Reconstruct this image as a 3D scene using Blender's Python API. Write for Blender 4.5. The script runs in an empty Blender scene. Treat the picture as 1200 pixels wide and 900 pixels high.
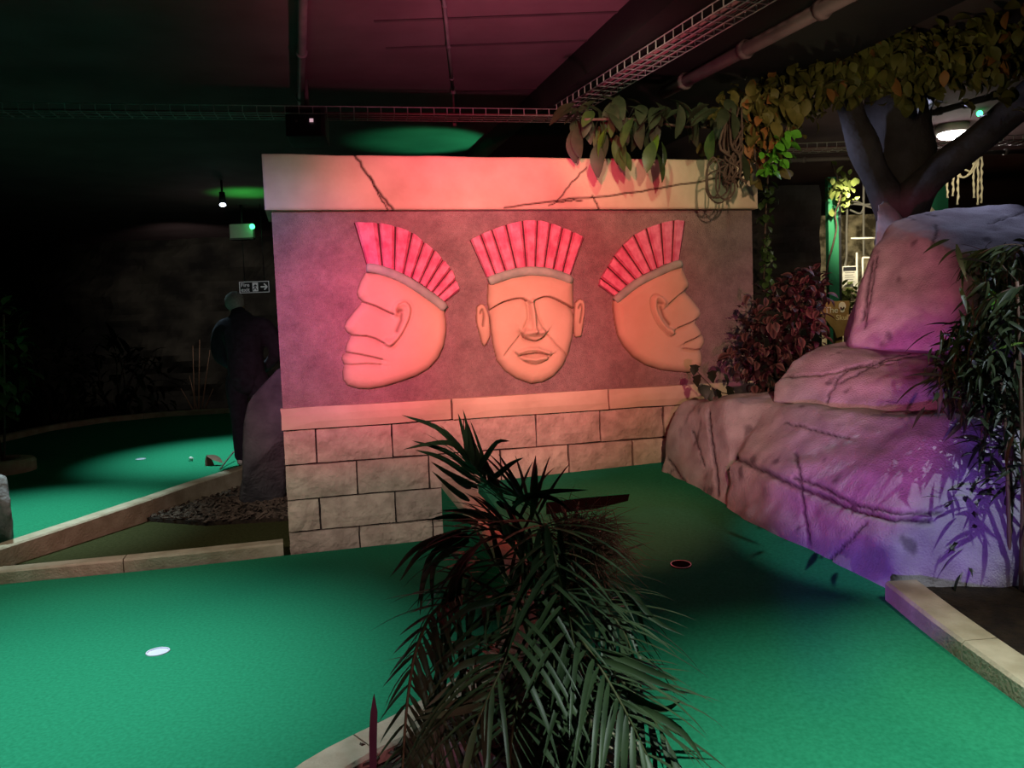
import bpy, bmesh, math, random
import numpy as np
from mathutils import Vector, Matrix, noise
from mathutils.bvhtree import BVHTree
random.seed(7)
S = bpy.context.scene
COL = S.collection
R = math.radians
PI = math.pi

# ------------------------------------------------------------------ camera
F_PX = 960.0
PITCH, ROLL = R(4.0), R(-2.2)
EYE = Vector((0, 0, 1.5))
FW = Vector((0, math.cos(PITCH), -math.sin(PITCH)))
_up = Vector((0, math.sin(PITCH), math.cos(PITCH)))
RT = Vector((math.cos(ROLL), 0, 0)) + math.sin(ROLL) * _up
UP = -math.sin(ROLL) * Vector((1, 0, 0)) + math.cos(ROLL) * _up
cam_d = bpy.data.cameras.new('camera')
cam = bpy.data.objects.new('camera', cam_d)
COL.objects.link(cam)
cam.matrix_world = Matrix(((RT.x, UP.x, -FW.x, EYE.x), (RT.y, UP.y, -FW.y, EYE.y), (RT.z, UP.z, -FW.z, EYE.z), (0, 0, 0, 1)))
cam_d.sensor_width = 36
cam_d.lens = 36 * F_PX / 1200
cam_d.clip_end = 60
S.camera = cam

# ------------------------------------------------------------------ world and exposure
S.view_settings.view_transform = 'Standard'
S.view_settings.look = 'None'
S.view_settings.gamma = 1.0
S.view_settings.exposure = 0.0
w = bpy.data.worlds.new('world')
S.world = w
w.use_nodes = True
w.node_tree.nodes['Background'].inputs[0].default_value = (0.5, 0.35, 0.45, 1)
w.node_tree.nodes['Background'].inputs[1].default_value = 0.0

# ------------------------------------------------------------------ lamps
def spot(name, loc, target, col, power, angle, blend=.6, radius=.06):
    d = bpy.data.lights.new(name, 'SPOT')
    d.energy = power; d.color = col; d.spot_size = R(angle); d.spot_blend = blend; d.shadow_soft_size = radius
    o = bpy.data.objects.new(name, d)
    COL.objects.link(o)
    o.location = loc
    o.rotation_euler = (Vector(target) - Vector(loc)).to_track_quat('-Z', 'Y').to_euler()
    return o
def point(name, loc, col, power, radius=.1):
    d = bpy.data.lights.new(name, 'POINT')
    d.energy = power; d.color = col; d.shadow_soft_size = radius
    o = bpy.data.objects.new(name, d)
    COL.objects.link(o)
    o.location = loc
    return o
# low colour floods beside the planting bed
spot('red_flood', (-0.3, 1.0, 2.6), (-0.1, 6.0, 1.86), (1, .05, .12), 1350, 37, .9, .05)
spot('red_flood', (0.75, 3.6, 3.3), (.5, 4.9, .3), (1, .12, .08), 420, 32, .9, .06)
spot('red_flood', (-0.9, 1.2, 2.3), (-1.25, 5.6, 1.4), (1, .04, .20), 700, 24, 1, .05)
spot('magenta_flood', (0.8, 1.2, .95), (1.95, 5.6, .95), (1, .19, .42), 200, 26, .6, .04)
spot('magenta_flood', (-.35, 1.4, .95), (2.55, 5.7, 1.56), (1, .11, .33), 350, 14.5, .5, .04)
spot('violet_flood', (0.2, 1.5, .3), (2.05, 4.4, .55), (.38, .13, 1), 170, 25, .6, .04)
spot('violet_flood', (-2.6, 2.2, 2.9), (-1.6, 5.6, 1.8), (.25, .17, 1), 280, 30, 1, .08)
# ceiling spots, lower floods and an added canopy fill
spot('wall_spot', (0.9, -1.6, 3.2), (1.1, 6.0, 1.72), (1, .68, .44), 950, 30, .6, .08)
spot('wall_spot', (-1.0, -1.6, 3.2), (-.95, 5.7, 1.3), (1, .86, .80), 900, 27, .7, .08)
spot('green_pool_spot', (-1.9, 3.3, 3.35), (-2.15, 3.2, 0), (.75, .95, 1), 760, 72, 1, .06)
spot('green_pool_spot', (1.2, 1.7, 3.35), (1.3, 1.8, 0), (.8, .95, .9), 720, 65, 1, .06)
spot('green_pool_spot', (-3.3, 9.0, 3.35), (-3.2, 9.0, .1), (.65, .95, 1), 640, 56, 1, .06)
spot('green_pool_spot', (-3.9, 6.3, 3.35), (-3.9, 6.3, .1), (.65, .95, 1), 620, 52, 1, .06)
spot('cool_spot', (2.85, 2.6, 3.15), (2.02, 4.2, .45), (.74, .86, 1), 170, 24, .5, .015)
spot('cool_spot', (3.7, 6.4, 3.3), (2.9, 6.0, 2.0), (.62, .66, 1), 34, 80, .6, .05)
spot('canopy_fill_spot', (1.6, 3.6, 2.4), (2.5, 6.1, 3.2), (1, .86, .5), 42, 60, .8, .05)  # added unseen spot, keeps the canopy leaves from going dark
spot('laurel_spot', (0.6, 4.2, 3.1), (.95, 5.8, 2.85), (.85, 1, .6), 45, 46, .8, .03)
spot('red_flood', (.1, 4.6, 1.9), (.05, 5.6, 3.5), (1, .24, .38), 95, 110, 1, .05)
spot('kerb_spot', (2.5, 1.9, 3.1), (2.05, 3.0, .1), (1, .90, .68), 150, 30, .6, .03)
spot('kerb_spot', (-2.6, 3.9, 3.35), (-2.9, 5.9, 0), (1, .86, .7), 170, 54, .9, .05)
spot('magenta_flood', (-1.6, 3.0, .7), (-3.3, 6.3, .1), (1, .12, .25), 45, 20, 1, .03)
spot('magenta_flood', (-.15, 1.5, .55), (-.6, 2.6, .12), (1, .35, .45), 14, 70, 1, .03)
spot('cool_spot', (1.75, 7.3, 2.75), (3.0, 7.05, 2.6), (.5, .66, 1), 40, 62, .6, .05)
spot('green_wash', (-.12, 9.0, 2.35), (-.72, 8.9, 3.5), (.04, 1, .32), 95, 56, .6, .03)
spot('green_wash', (-3.6, 11.6, 2.75), (-3.6, 11.6, 3.5), (.05, 1, .1), 60, 80, 1, .05)

# ------------------------------------------------------------------ helpers: rays, materials, objects
def ray(px, py):
    return FW + RT * ((px - 600) / F_PX) + UP * ((450 - py) / F_PX)
def at(px, py, Y):
    """point on the line of sight at world depth Y (metres from the camera)"""
    d = ray(px, py)
    return EYE + d * (Y / d.y)
def on_plane(px, py, p, n):
    d = ray(px, py)
    t = (Vector(p) - EYE).dot(n) / d.dot(n)
    return EYE + d * t
def on_z(px, py, z):
    return on_plane(px, py, (0, 0, z), Vector((0, 0, 1)))

MATS = {}
def mat(name, c1, c2=None, scale=6, bump=0.0, bscale=None, rough=.8, detail=6, crack=None, metal=0, emit=None, estr=0, pits=None, rgh=.5, contrast=(.35, .65), spec=.3):
    if name in MATS:
        return MATS[name]
    m = bpy.data.materials.new(name)
    m.use_nodes = True
    nt = m.node_tree; N = nt.nodes; L = nt.links
    b = N['Principled BSDF']
    b.inputs['Roughness'].default_value = rough
    b.inputs['Metallic'].default_value = metal
    b.inputs['Specular IOR Level'].default_value = spec
    tc = N.new('ShaderNodeTexCoord')
    c2 = c2 or c1
    nz = N.new('ShaderNodeTexNoise'); nz.inputs['Scale'].default_value = scale; nz.inputs['Detail'].default_value = detail; nz.inputs['Roughness'].default_value = rgh
    L.new(tc.outputs['Object'], nz.inputs['Vector'])
    cr = N.new('ShaderNodeValToRGB')
    cr.color_ramp.elements[0].position = contrast[0]; cr.color_ramp.elements[0].color = (*c1, 1)
    cr.color_ramp.elements[1].position = contrast[1]; cr.color_ramp.elements[1].color = (*c2, 1)
    L.new(nz.outputs['Fac'], cr.inputs['Fac'])
    out = cr.outputs['Color']
    if crack:
        a = N.new('ShaderNodeAttribute'); a.attribute_name = 'crack'
        mx = N.new('ShaderNodeMix'); mx.data_type = 'RGBA'
        L.new(a.outputs['Fac'], mx.inputs['Factor'])
        L.new(out, mx.inputs[6]); mx.inputs[7].default_value = (*crack, 1)
        out = mx.outputs[2]
    if pits:
        n3 = N.new('ShaderNodeTexNoise'); n3.inputs['Scale'].default_value = pits[0]; n3.inputs['Detail'].default_value = 12; n3.inputs['Roughness'].default_value = .75
        L.new(tc.outputs['Object'], n3.inputs['Vector'])
        r3 = N.new('ShaderNodeValToRGB'); r3.color_ramp.elements[0].position = .64; r3.color_ramp.elements[1].position = .72
        L.new(n3.outputs['Fac'], r3.inputs['Fac'])
        mp_ = N.new('ShaderNodeMix'); mp_.data_type = 'RGBA'
        L.new(r3.outputs['Color'], mp_.inputs['Factor']); L.new(out, mp_.inputs[6]); mp_.inputs[7].default_value = (*pits[1:], 1)
        out = mp_.outputs[2]
    L.new(out, b.inputs['Base Color'])
    if bump:
        n2 = N.new('ShaderNodeTexNoise'); n2.inputs['Scale'].default_value = bscale or scale * 4; n2.inputs['Detail'].default_value = 8
        L.new(tc.outputs['Object'], n2.inputs['Vector'])
        bp = N.new('ShaderNodeBump'); bp.inputs['Strength'].default_value = bump; bp.inputs['Distance'].default_value = .02
        L.new(n2.outputs['Fac'], bp.inputs['Height']); L.new(bp.outputs['Normal'], b.inputs['Normal'])
    if emit:
        b.inputs['Emission Color'].default_value = (*emit, 1); b.inputs['Emission Strength'].default_value = estr
    MATS[name] = m
    return m

def link(o, parent=None):
    COL.objects.link(o)
    if parent is not None:
        o.parent = parent
        o.matrix_parent_inverse = parent.matrix_basis.inverted()
    return o
def obj(name, me, m=None, parent=None, smooth=False):
    """link a mesh (bmesh or mesh data, in world coordinates) as one object"""
    if isinstance(me, bmesh.types.BMesh):
        bm = me; me = bpy.data.meshes.new(name); bm.to_mesh(me); bm.free()
    if m is not None and len(me.materials) == 0:
        me.materials.append(m)
    if smooth:
        me.polygons.foreach_set('use_smooth', [True] * len(me.polygons))
    o = bpy.data.objects.new(name, me)
    return link(o, parent)
def tag(o, label, cat, group=None):
    o['label'] = label; o['category'] = cat
    if group: o['group'] = group
    return o
def thing(name, loc, label, cat, group=None):
    o = bpy.data.objects.new(name, None)
    o.empty_display_size = .1
    o.location = loc
    COL.objects.link(o)
    return tag(o, label, cat, group)
def struct(o):
    o['kind'] = 'structure'
    return o
def stuff(o):
    o['kind'] = 'stuff'
    return o
def pydata(name, v, f):
    me = bpy.data.meshes.new(name)
    me.from_pydata([tuple(p) for p in v], [], f)
    me.update()
    return me
def box_bm(c, s, rot=None, bev=0, bm=None):
    bm2 = bmesh.new()
    bmesh.ops.create_cube(bm2, size=1)
    M = Matrix.Translation(Vector(c)) @ (rot.to_4x4() if rot is not None else Matrix.Identity(4)) @ Matrix.Diagonal((*s, 1))
    bmesh.ops.transform(bm2, matrix=M, verts=bm2.verts)
    if bev:
        bmesh.ops.bevel(bm2, geom=bm2.edges[:], offset=bev, segments=2, affect='EDGES', profile=.6)
    if bm is None:
        return bm2
    me = bpy.data.meshes.new('tmp'); bm2.to_mesh(me); bm2.free(); bm.from_mesh(me); bpy.data.meshes.remove(me)
    return bm
def tube(pts, rad, n=8, caps=True):
    """mesh (verts, faces) of a tube along pts; rad number or list"""
    pts = [Vector(p) for p in pts]
    k = len(pts)
    if not hasattr(rad, '__len__'): rad = [rad] * k
    V = []; Fc = []
    prev = None
    for i, p in enumerate(pts):
        t = (pts[min(i + 1, k - 1)] - pts[max(i - 1, 0)]).normalized()
        if prev is None:
            a = t.orthogonal().normalized()
        else:
            a = (prev - t * prev.dot(t)).normalized()
        prev = a
        b = t.cross(a)
        for j in range(n):
            an = 2 * PI * j / n
            V.append(p + (a * math.cos(an) + b * math.sin(an)) * rad[i])
    for i in range(k - 1):
        for j in range(n):
            Fc.append((i * n + j, i * n + (j + 1) % n, (i + 1) * n + (j + 1) % n, (i + 1) * n + j))
    if caps:
        Fc.append(tuple(range(n - 1, -1, -1))); Fc.append(tuple(range((k - 1) * n, k * n)))
    return V, Fc
def merge(lst):
    V = []; Fc = []
    for v, f in lst:
        o = len(V); V += list(v); Fc += [tuple(i + o for i in q) for q in f]
    return V, Fc
def tube_obj(name, pts, rad, m, parent=None, n=8):
    v, f = tube(pts, rad, n)
    return obj(name, pydata(name, v, f), m, parent, True)
def spline(pts, n):
    """Catmull-Rom through pts, n samples"""
    P = [Vector(p) for p in pts]
    P = [2 * P[0] - P[1]] + P + [2 * P[-1] - P[-2]]
    out = []
    segs = len(P) - 3
    for i in range(n):
        u = i / (n - 1) * segs
        k = min(int(u), segs - 1); t = u - k
        a, b, c, d = P[k:k + 4]
        out.append(.5 * ((2 * b) + (c - a) * t + (2 * a - 5 * b + 4 * c - d) * t * t + (3 * b - 3 * c + d - a) * t ** 3))
    return out
def slab(loop, holes, depth, top=None):
    """flat-ish slab: outer loop and hole loops (3D points), skirts going down by depth"""
    bm = bmesh.new()
    for lp in [loop] + holes:
        vs = [bm.verts.new(p) for p in lp]
        low = [bm.verts.new(Vector(p) - Vector((0, 0, depth))) for p in lp]
        for i in range(len(vs)):
            j = (i + 1) % len(vs)
            bm.edges.new((vs[i], vs[j]))
            bm.faces.new((vs[i], vs[j], low[j], low[i]))
    tops = [e for e in bm.edges if len(e.link_faces) == 1 and all(True for v in e.verts)]
    bm.verts.index_update()
    keep = []
    idx = 0
    ids = set()
    for lp in [loop] + holes:
        n = len(lp)
        # verts were appended n top, n low interleaved per list
        ids |= set(range(idx, idx + n)); idx += 2 * n
    tops = [e for e in bm.edges if e.verts[0].index in ids and e.verts[1].index in ids]
    bmesh.ops.triangle_fill(bm, edges=tops, use_beauty=True, normal=(0, 0, 1))
    bmesh.ops.recalc_face_normals(bm, faces=bm.faces[:])
    return bm
def circle(c, r, n=28, fz=None):
    pts = []
    for i in range(n):
        a = 2 * PI * i / n
        x, y = c.x + r * math.cos(a), c.y + r * math.sin(a)
        pts.append(Vector((x, y, fz(x, y) if fz else c.z)))
    return pts

# ------------------------------------------------------------------ materials
M_ceil = mat('ceiling_paint', (.095, .055, .066), (.13, .08, .092), 2, .15, 6, .9)
M_beam = mat('beam_paint', (.006, .005, .006), (.010, .008, .009), 3, .1)
M_slot_shade = mat('slot_shade_black', (.004, .004, .004), spec=0, rough=1)  # near-black standing in for shade in the slot
M_floor = mat('dark_floor', (.012, .011, .010), (.022, .020, .018), 5, .2)
M_rockwall = mat('dark_rock_wall', (.006, .005, .005), (.035, .031, .026), 1.6, 1.0, 3, .95)
M_carpet = mat('green_carpet', (.014, .175, .085), (.022, .235, .118), 60, .25, 500, .95, contrast=(.3, .7), spec=.05)
M_brown = mat('olive_carpet', (.03, .035, .012), (.05, .05, .02), 40, .3, 400, .95, spec=.05)
M_kerb = mat('kerb_concrete', (.34, .29, .20), (.48, .42, .31), 7, .35, 60, .9, spec=.1)
M_cap = mat('sandstone_cap', (.46, .36, .25), (.60, .49, .35), 3, .12, 40, .9, crack=(.05, .025, .02), spec=.1)
M_brick = mat('sandstone_brick', (.37, .29, .225), (.52, .42, .33), 11, 1.0, 30, .9, pits=(14, .05, .03, .025), spec=.1)
M_brick2 = mat('sandstone_brick_dark', (.31, .24, .19), (.45, .355, .285), 11, 1.0, 30, .9, pits=(14, .05, .03, .025), spec=.1)
M_mortar = mat('dark_mortar', (.018, .012, .010), (.03, .02, .016), 8, .2)
M_panel = mat('rough_stucco', (.17, .115, .115), (.50, .36, .32), 5, 1.0, 170, .95, detail=15, contrast=(.30, .72), rgh=.85, spec=.1)
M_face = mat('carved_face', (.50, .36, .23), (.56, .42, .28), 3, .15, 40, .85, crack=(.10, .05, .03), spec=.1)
M_feather = mat('red_feather_paint', (.56, .12, .20), (.74, .27, .35), 14, .3, 60, .8, spec=.1)
M_band = mat('olive_band_paint', (.24, .31, .24), (.34, .41, .31), 10, .2, 40, .8)
M_edge = mat('dark_outline_paint', (.055, .012, .014), (.08, .018, .02), 8)
M_boulder = mat('moulded_rock', (.33, .30, .32), (.46, .43, .45), 7, .5, 95, .92, pits=(9, .06, .04, .05), crack=(.035, .022, .03), spec=.1)
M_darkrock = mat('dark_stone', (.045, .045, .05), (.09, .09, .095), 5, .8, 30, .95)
M_greyrock = mat('grey_stone', (.16, .16, .17), (.28, .27, .27), 5, .8, 30, .95)
M_soil = mat('soil', (.012, .008, .006), (.03, .02, .012), 14, .8, 60, 1)
M_chip = mat('bark_chip', (.045, .032, .024), (.11, .08, .06), 20, .2, 60, .9)
M_cup = mat('white_cup', (.62, .62, .75), (.7, .7, .8), 6, rough=.4)
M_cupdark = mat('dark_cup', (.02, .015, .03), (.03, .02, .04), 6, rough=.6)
M_palm = mat('palm_green', (.022, .042, .018), (.045, .075, .030), 9, rough=.45)
M_stem = mat('palm_stem', (.05, .06, .02), (.09, .09, .035), 12, rough=.6)
M_fibre = mat('brown_fibre', (.10, .030, .018), (.17, .055, .035), 20)
M_olive = mat('olive_leaf', (.07, .065, .014), (.13, .11, .03), 10, rough=.6)
M_autumn = mat('orange_leaf', (.20, .075, .02), (.24, .12, .04), 10, rough=.6)
M_laurel = mat('laurel_leaf', (.03, .06, .018), (.06, .10, .028), 12, rough=.4)
M_laureld = mat('laurel_leaf_dull', (.022, .032, .016), (.045, .055, .028), 12, rough=.5)
M_bright = mat('bright_leaf', (.07, .26, .02), (.12, .36, .04), 12, rough=.4)
M_red = mat('coleus_leaf', (.018, .007, .008), (.04, .015, .016), 14, rough=.5, crack=(.17, .085, .07))
M_dark = mat('dark_leaf', (.008, .012, .006), (.02, .025, .012), 12, rough=.5)
M_twig = mat('twig_brown', (.07, .045, .035), (.12, .08, .06), 20, .3, 60)
M_bark = mat('bark', (.045, .032, .034), (.10, .075, .078), 3, .9, 14, .95)
M_bamboo = mat('bamboo_cane', (.15, .085, .06), (.22, .13, .09), 8, rough=.5)
M_bleaf = mat('bamboo_leaf', (.018, .028, .012), (.04, .055, .022), 8, rough=.45)
M_bleafb = mat('bamboo_leaf_bright', (.11, .20, .035), (.16, .27, .05), 8, rough=.45)
M_steel = mat('galvanised_wire', (.45, .42, .44), (.6, .56, .58), 20, rough=.5, metal=.6)
M_pipe = mat('grey_conduit', (.12, .10, .11), (.18, .15, .16), 6, rough=.5)
M_cable = mat('dark_cable', (.22, .09, .11), (.32, .14, .16), 6, rough=.6)
M_black = mat('black_plastic', (.02, .02, .024), (.03, .03, .035), 6, rough=.4)
M_white = mat('white_paint', (.62, .6, .55), (.72, .7, .65), 6, rough=.6)
M_green = mat('green_paint', (.02, .19, .085), (.025, .22, .10), 3, rough=.6)
M_wood = mat('sign_wood', (.28, .17, .06), (.42, .27, .11), 8, .2, 30)
M_cream = mat('cream_paint', (.8, .7, .42), (.85, .76, .5), 6)
M_skull = mat('skull_paint', (.85, .78, .66), (.9, .84, .72), 6)
M_cloth = mat('dark_cloth', (.012, .010, .018), (.02, .017, .03), 20, .2, 100, .95)
M_hair = mat('grey_hair', (.28, .28, .28), (.4, .4, .4), 60, .3, 200)
M_skin = mat('skin', (.45, .28, .2), (.5, .32, .24), 10)
M_shoe = mat('pale_shoe', (.45, .43, .42), (.55, .53, .52), 10)
M_rust = mat('rust_wall', (.10, .03, .012), (.22, .085, .03), 5, .5, 20)
M_litrock = mat('pale_rock_wall', (.09, .075, .045), (.62, .54, .36), 5, .8, 12, .95, detail=5, contrast=(.42, .62))
M_lamp = mat('lamp_glow', (.9, .9, .9), emit=(1, .96, .9), estr=14)
M_led = mat('green_led', (.05, .8, .2), emit=(.05, 1, .25), estr=5)
M_ledw = mat('white_led', (.8, .85, 1), emit=(.75, .85, 1), estr=8)

# ------------------------------------------------------------------ the setting
def plane_box(name, lo, hi, m):
    lo, hi = Vector(lo), Vector(hi)
    return struct(obj(name, box_bm((lo + hi) / 2, hi - lo), m))
CEIL = 3.5
plane_box('floor', (-12, -3, -.4), (12, 18, -.2), M_floor)
plane_box('ceiling', (-12, -3, CEIL), (12, 18, CEIL + .2), M_ceil)
plane_box('wall_left', (-12.2, -3, -.4), (-12, 18, CEIL), M_rockwall)
plane_box('wall_right', (12, -3, -.4), (12.2, 18, CEIL), M_rockwall)
plane_box('wall_front', (-12, -3.2, -.4), (12, -3, CEIL), M_floor)
# rough rock face at the back of the hall
def rough_wall(name, x0, x1, y, z0, z1, amp, m, step=.12, sd=0):
    nx = int((x1 - x0) / step); nz = int((z1 - z0) / step)
    V = []; Fc = []
    for j in range(nz + 1):
        for i in range(nx + 1):
            x = x0 + (x1 - x0) * i / nx; z = z0 + (z1 - z0) * j / nz
            h = noise.fractal(Vector((x * .7, z * 1.4, sd)), .9, 2.1, 5) + .6 * noise.noise(Vector((x * 1.5, z * 4, sd + 5)))
            V.append((x, y - amp * h, z))
    for j in range(nz):
        for i in range(nx):
            a = j * (nx + 1) + i
            Fc.append((a, a + 1, a + nx + 2, a + nx + 1))
    n = len(V)
    V += [(x0, y + .4, z0), (x1, y + .4, z0), (x1, y + .4, z1), (x0, y + .4, z1)]
    c = (0, nx, (nx + 1) * (nz + 1) - 1, (nx + 1) * nz)
    Fc += [(n + 3, n + 2, n + 1, n), (c[0], n, n + 1, c[1]), (c[1], n + 1, n + 2, c[2]), (c[2], n + 2, n + 3, c[3]), (c[3], n + 3, n, c[0])]
    return struct(obj(name, pydata(name, V, Fc), m))
rough_wall('wall_back', -12, 12, 16.6, -.4, CEIL, .25, M_rockwall)
rough_wall('wall_divider', 2.6, 3.76, 9.9, -.3, CEIL - .45, .10, M_rockwall, .06, 3)
rough_wall('wall_alcove', 3.95, 6.2, 12.6, -.3, 3.0, .08, M_litrock, .06, 8)
rough_wall('wall_rust', 6.2, 10.5, 12.3, -.3, 2.75, .05, M_rust, .1, 12)
# deep ceiling beam that crosses the hall
e0, e1 = on_z(575, 180, 3.28), on_z(790, 0, 3.28)
bdir = (e0 - e1).normalized()
bx = Vector((bdir.y, -bdir.x, 0))
b0 = e1 + Vector((0, 0, .12))
rotb = Matrix((bx, bdir, Vector((0, 0, 1)))).transposed()
struct(obj('trim_1', box_bm(b0 + bx * .85, (1.7, 22, .24), rotb), M_beam))

for k_, (px_, py_) in enumerate(((560, 52), (560, 106), (560, 20))):
    c_ = on_z(px_, py_, CEIL)
    struct(obj('trim_%d' % (k_ + 2), box_bm((.15, c_.y, CEIL - .003), (1.9, .03, .006)), mat('seam_paint', (.05, .03, .036), (.07, .045, .05), 4)))
# ------------------------------------------------------------------ greens
def zr(y):                       # the right green climbs toward the monument
    return max(.0, .1 * (y - 2.2)) + .02
NR = Vector((0, -.1, 1)).normalized()
def on_right(px, py):
    p = on_plane(px, py, (0, 2.2, .02), NR)
    return p
def zf(x, y):                    # the far left green climbs a little
    return .12 + .03 * (y - 6)
NF = Vector((0, -.03, 1)).normalized()
def on_far(px, py, dz=0):
    return on_plane(px, py, (0, 6, .12 + dz), NF)

AZ = R(14)
W0 = on_z(334, 650, 0)
E1 = Vector((math.cos(AZ), math.sin(AZ), 0)); NN = Vector((math.sin(AZ), -math.cos(AZ), 0)); ZZ = Vector((0, 0, 1))
def wall_uv(px, py, off=0):
    p = on_plane(px, py, W0 + NN * off, NN)
    d = p - W0
    return d.dot(E1), d.z
def wp(u, z, off=0):
    return W0 + E1 * u + ZZ * z + NN * off

h1 = on_z(185, 764, 0)
left_loop = [on_z(-90, 693, 0), on_z(60, 679, 0), on_z(200, 666, 0), on_z(334, 651, 0), wp(wall_uv(512, 631)[0], 0, .0)]
KERB_E = [wp(wall_uv(512, 631)[0] + .06, 0, .02)] + [on_z(*p, 0) for p in [(566, 690), (598, 745), (580, 800), (535, 828), (468, 862), (385, 898), (330, 935), (285, 985)]]
left_loop += KERB_E[1:] + [Vector((-1.0, 1.6, 0)), Vector((-4.4, 1.4, 0)), Vector((-5.2, 4.6, 0))]
hr = .054
carpet_l = obj('putting_green', slab(left_loop, [circle(h1, hr + .002)], .16), M_carpet)
tag(carpet_l, 'front left flat green carpet putting lane with a pale cup, before the monument', 'putting green')

holes_r = [on_right(798, 662), on_right(693, 623), on_right(728, 706)]
slot = [on_right(640, 603), on_right(700, 596), on_right(736, 587), on_right(738, 578), on_right(690, 582), on_right(640, 588)]
foot_px = [(765, 553), (800, 573), (848, 600), (900, 632), (960, 660), (1035, 697)]
foot = [on_right(*p) for p in foot_px]
wl, wr = wall_uv(560, 566)[0], wall_uv(800, 551)[0]
def rp(v): return Vector((v.x, v.y, zr(v.y)))
right_loop = [rp(wp(wl, 0, 0)), rp(wp(wr, 0, 0))] + [f + Vector((.25, .1, .03)) for f in foot[1:]] + [on_right(1060, 700) + Vector((.03, .03, 0)), on_right(1128, 770), on_right(1210, 828), on_right(1290, 880), rp(Vector((1.75, 1.0, 0))), Vector((.35, 1.0, .02)), Vector((.35, 2.0, .02)), rp(Vector((.37, 2.5, 0))), rp(Vector((.32, 3.0, 0))), rp(Vector((.22, 3.7, 0))), rp(Vector((0.02, 4.6, 0)))]
carpet_r = obj('putting_green', slab(right_loop, [circle(h, hr + .002, fz=lambda x, y: zr(y)) for h in holes_r] + [slot], .5), M_carpet)
tag(carpet_r, 'raised right green carpet lane sloping up to the wall with dark holes and a slot', 'putting green')

kerb_c_px = [(-60, 535), (0, 519), (60, 505), (125, 495), (200, 488), (290, 483), (340, 480)]
kerb_c = [on_far(*p) for p in kerb_c_px]
kerb_b_top = [on_far(a, b, dz=.035) for a, b in [(-40, 655), (16, 637.5), (100, 610), (178, 584), (230, 566), (284, 549), (335, 533)]]
_kp = spline(kerb_b_top, 30)
kerb_b = []
for i_, p_ in enumerate(_kp):
    d_ = (_kp[min(29, i_ + 1)] - _kp[max(0, i_ - 1)]).normalized()
    kerb_b.append(p_ + Vector((-d_.y, d_.x, 0)).normalized() * .07 - Vector((0, 0, .035)))
hf = [on_far(165, 538)]
far_loop = kerb_b[::-1][0:0] + kerb_b + kerb_c[::-1] + [Vector((-9, 11, zf(0, 11))), Vector((-7, 6.4, zf(0, 6.4)))]
carpet_f = obj('putting_green', slab(far_loop, [circle(hf[0], hr + .002, fz=zf)], .2), M_carpet)
tag(carpet_f, 'distant green carpet lane at left under its own spotlight, behind low kerbs', 'putting green')

def cup(c, fz, dark, label):
    t = thing('hole_cup', c, label, 'golf hole')
    n = 28
    ro, ri = hr, hr - .005
    V = []; Fc = []
    for i in range(n):
        a = 2 * PI * i / n
        for r, dz in ((ro, -.1), (ro, .004), (ri, .004), (ri, -.09)):
            x, y = c.x + r * math.cos(a), c.y + r * math.sin(a)
            V.append((x, y, fz(x, y) + dz))
    for i in range(n):
        j = (i + 1) % n
        for k in range(3):
            Fc.append((i * 4 + k, j * 4 + k, j * 4 + k + 1, i * 4 + k + 1))
    m = M_cupdark if dark else M_cup
    obj('cup_sleeve', pydata('cup_sleeve', V, Fc), M_cupdark if dark else M_cup, t)
    if dark:
        rim = [(c.x + r * math.cos(2 * PI * i / n), c.y + r * math.sin(2 * PI * i / n)) for i in range(n) for r in (ri, ro)]
        rv_ = [(x, y, fz(x, y) + .0055) for x, y in rim]
        obj('rim', pydata('rim', rv_, [(2 * i, 2 * i + 1, (2 * i + 3) % (2 * n), (2 * i + 2) % (2 * n)) for i in range(n)]), M_cup, t)
    dep = .08 if dark else .003
    pts = [Vector((p.x, p.y, fz(p.x, p.y) - dep)) for p in circle(c, ri, n)]
    obj('cup_floor', pydata('cup_floor', pts, [tuple(range(n))]), m, t)
flat = lambda x, y: 0.0
rz = lambda x, y: zr(y)
cup(h1, flat, False, 'pale lavender golf hole in the front left green')
cup(holes_r[0], rz, True, 'dark golf hole in the open middle of the right green')
cup(holes_r[1], rz, True, 'dark golf hole just right of the brown fibre tuft, nearest the wall')
cup(holes_r[2], rz, True, 'golf hole with pink-lit rim half hidden by the palm leaves')
cup(hf[0], zf, False, 'small pale golf hole in the distant left green')
# near-flush black fill that paints the shade inside the slot
obj_slot = obj('slot_shade_fill', slab([p - Vector((0, 0, .005)) for p in slot], [], .05), M_slot_shade)
tag(obj_slot, 'long black fill painting the shade of a slot in the right green below the brick wall', 'slot')

# olive strip and mulch bed between the two kerbs at left
tri = [on_z(10, 662, .0), on_z(180, 650, .0), on_z(340, 632, .0), on_z(345, 600, .0), on_z(290, 560, .0), on_z(175, 598, .0), on_z(60, 640, .0), on_z(-40, 668, .0)]
olive = obj('carpet_strip', slab(tri, [], .15), M_brown)
tag(olive, 'dull olive carpet wedge between two pale kerbs left of the monument', 'carpet')
bed_px = [(160, 606), (200, 588), (283, 556), (340, 540), (340, 606), (240, 612)]
bedl = [on_z(*p, .03) for p in bed_px]
sb = obj('mulch_bed', slab(bedl, [], .1), M_soil)
tag(sb, 'bark mulch bed beside the dark standing stone', 'mulch')
def inside(x, y, poly):
    c = False
    n = len(poly)
    for i in range(n):
        a, b = poly[i], poly[(i + 1) % n]
        if (a.y > y) != (b.y > y) and x < (b.x - a.x) * (y - a.y) / (b.y - a.y) + a.x:
            c = not c
    return c
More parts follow.
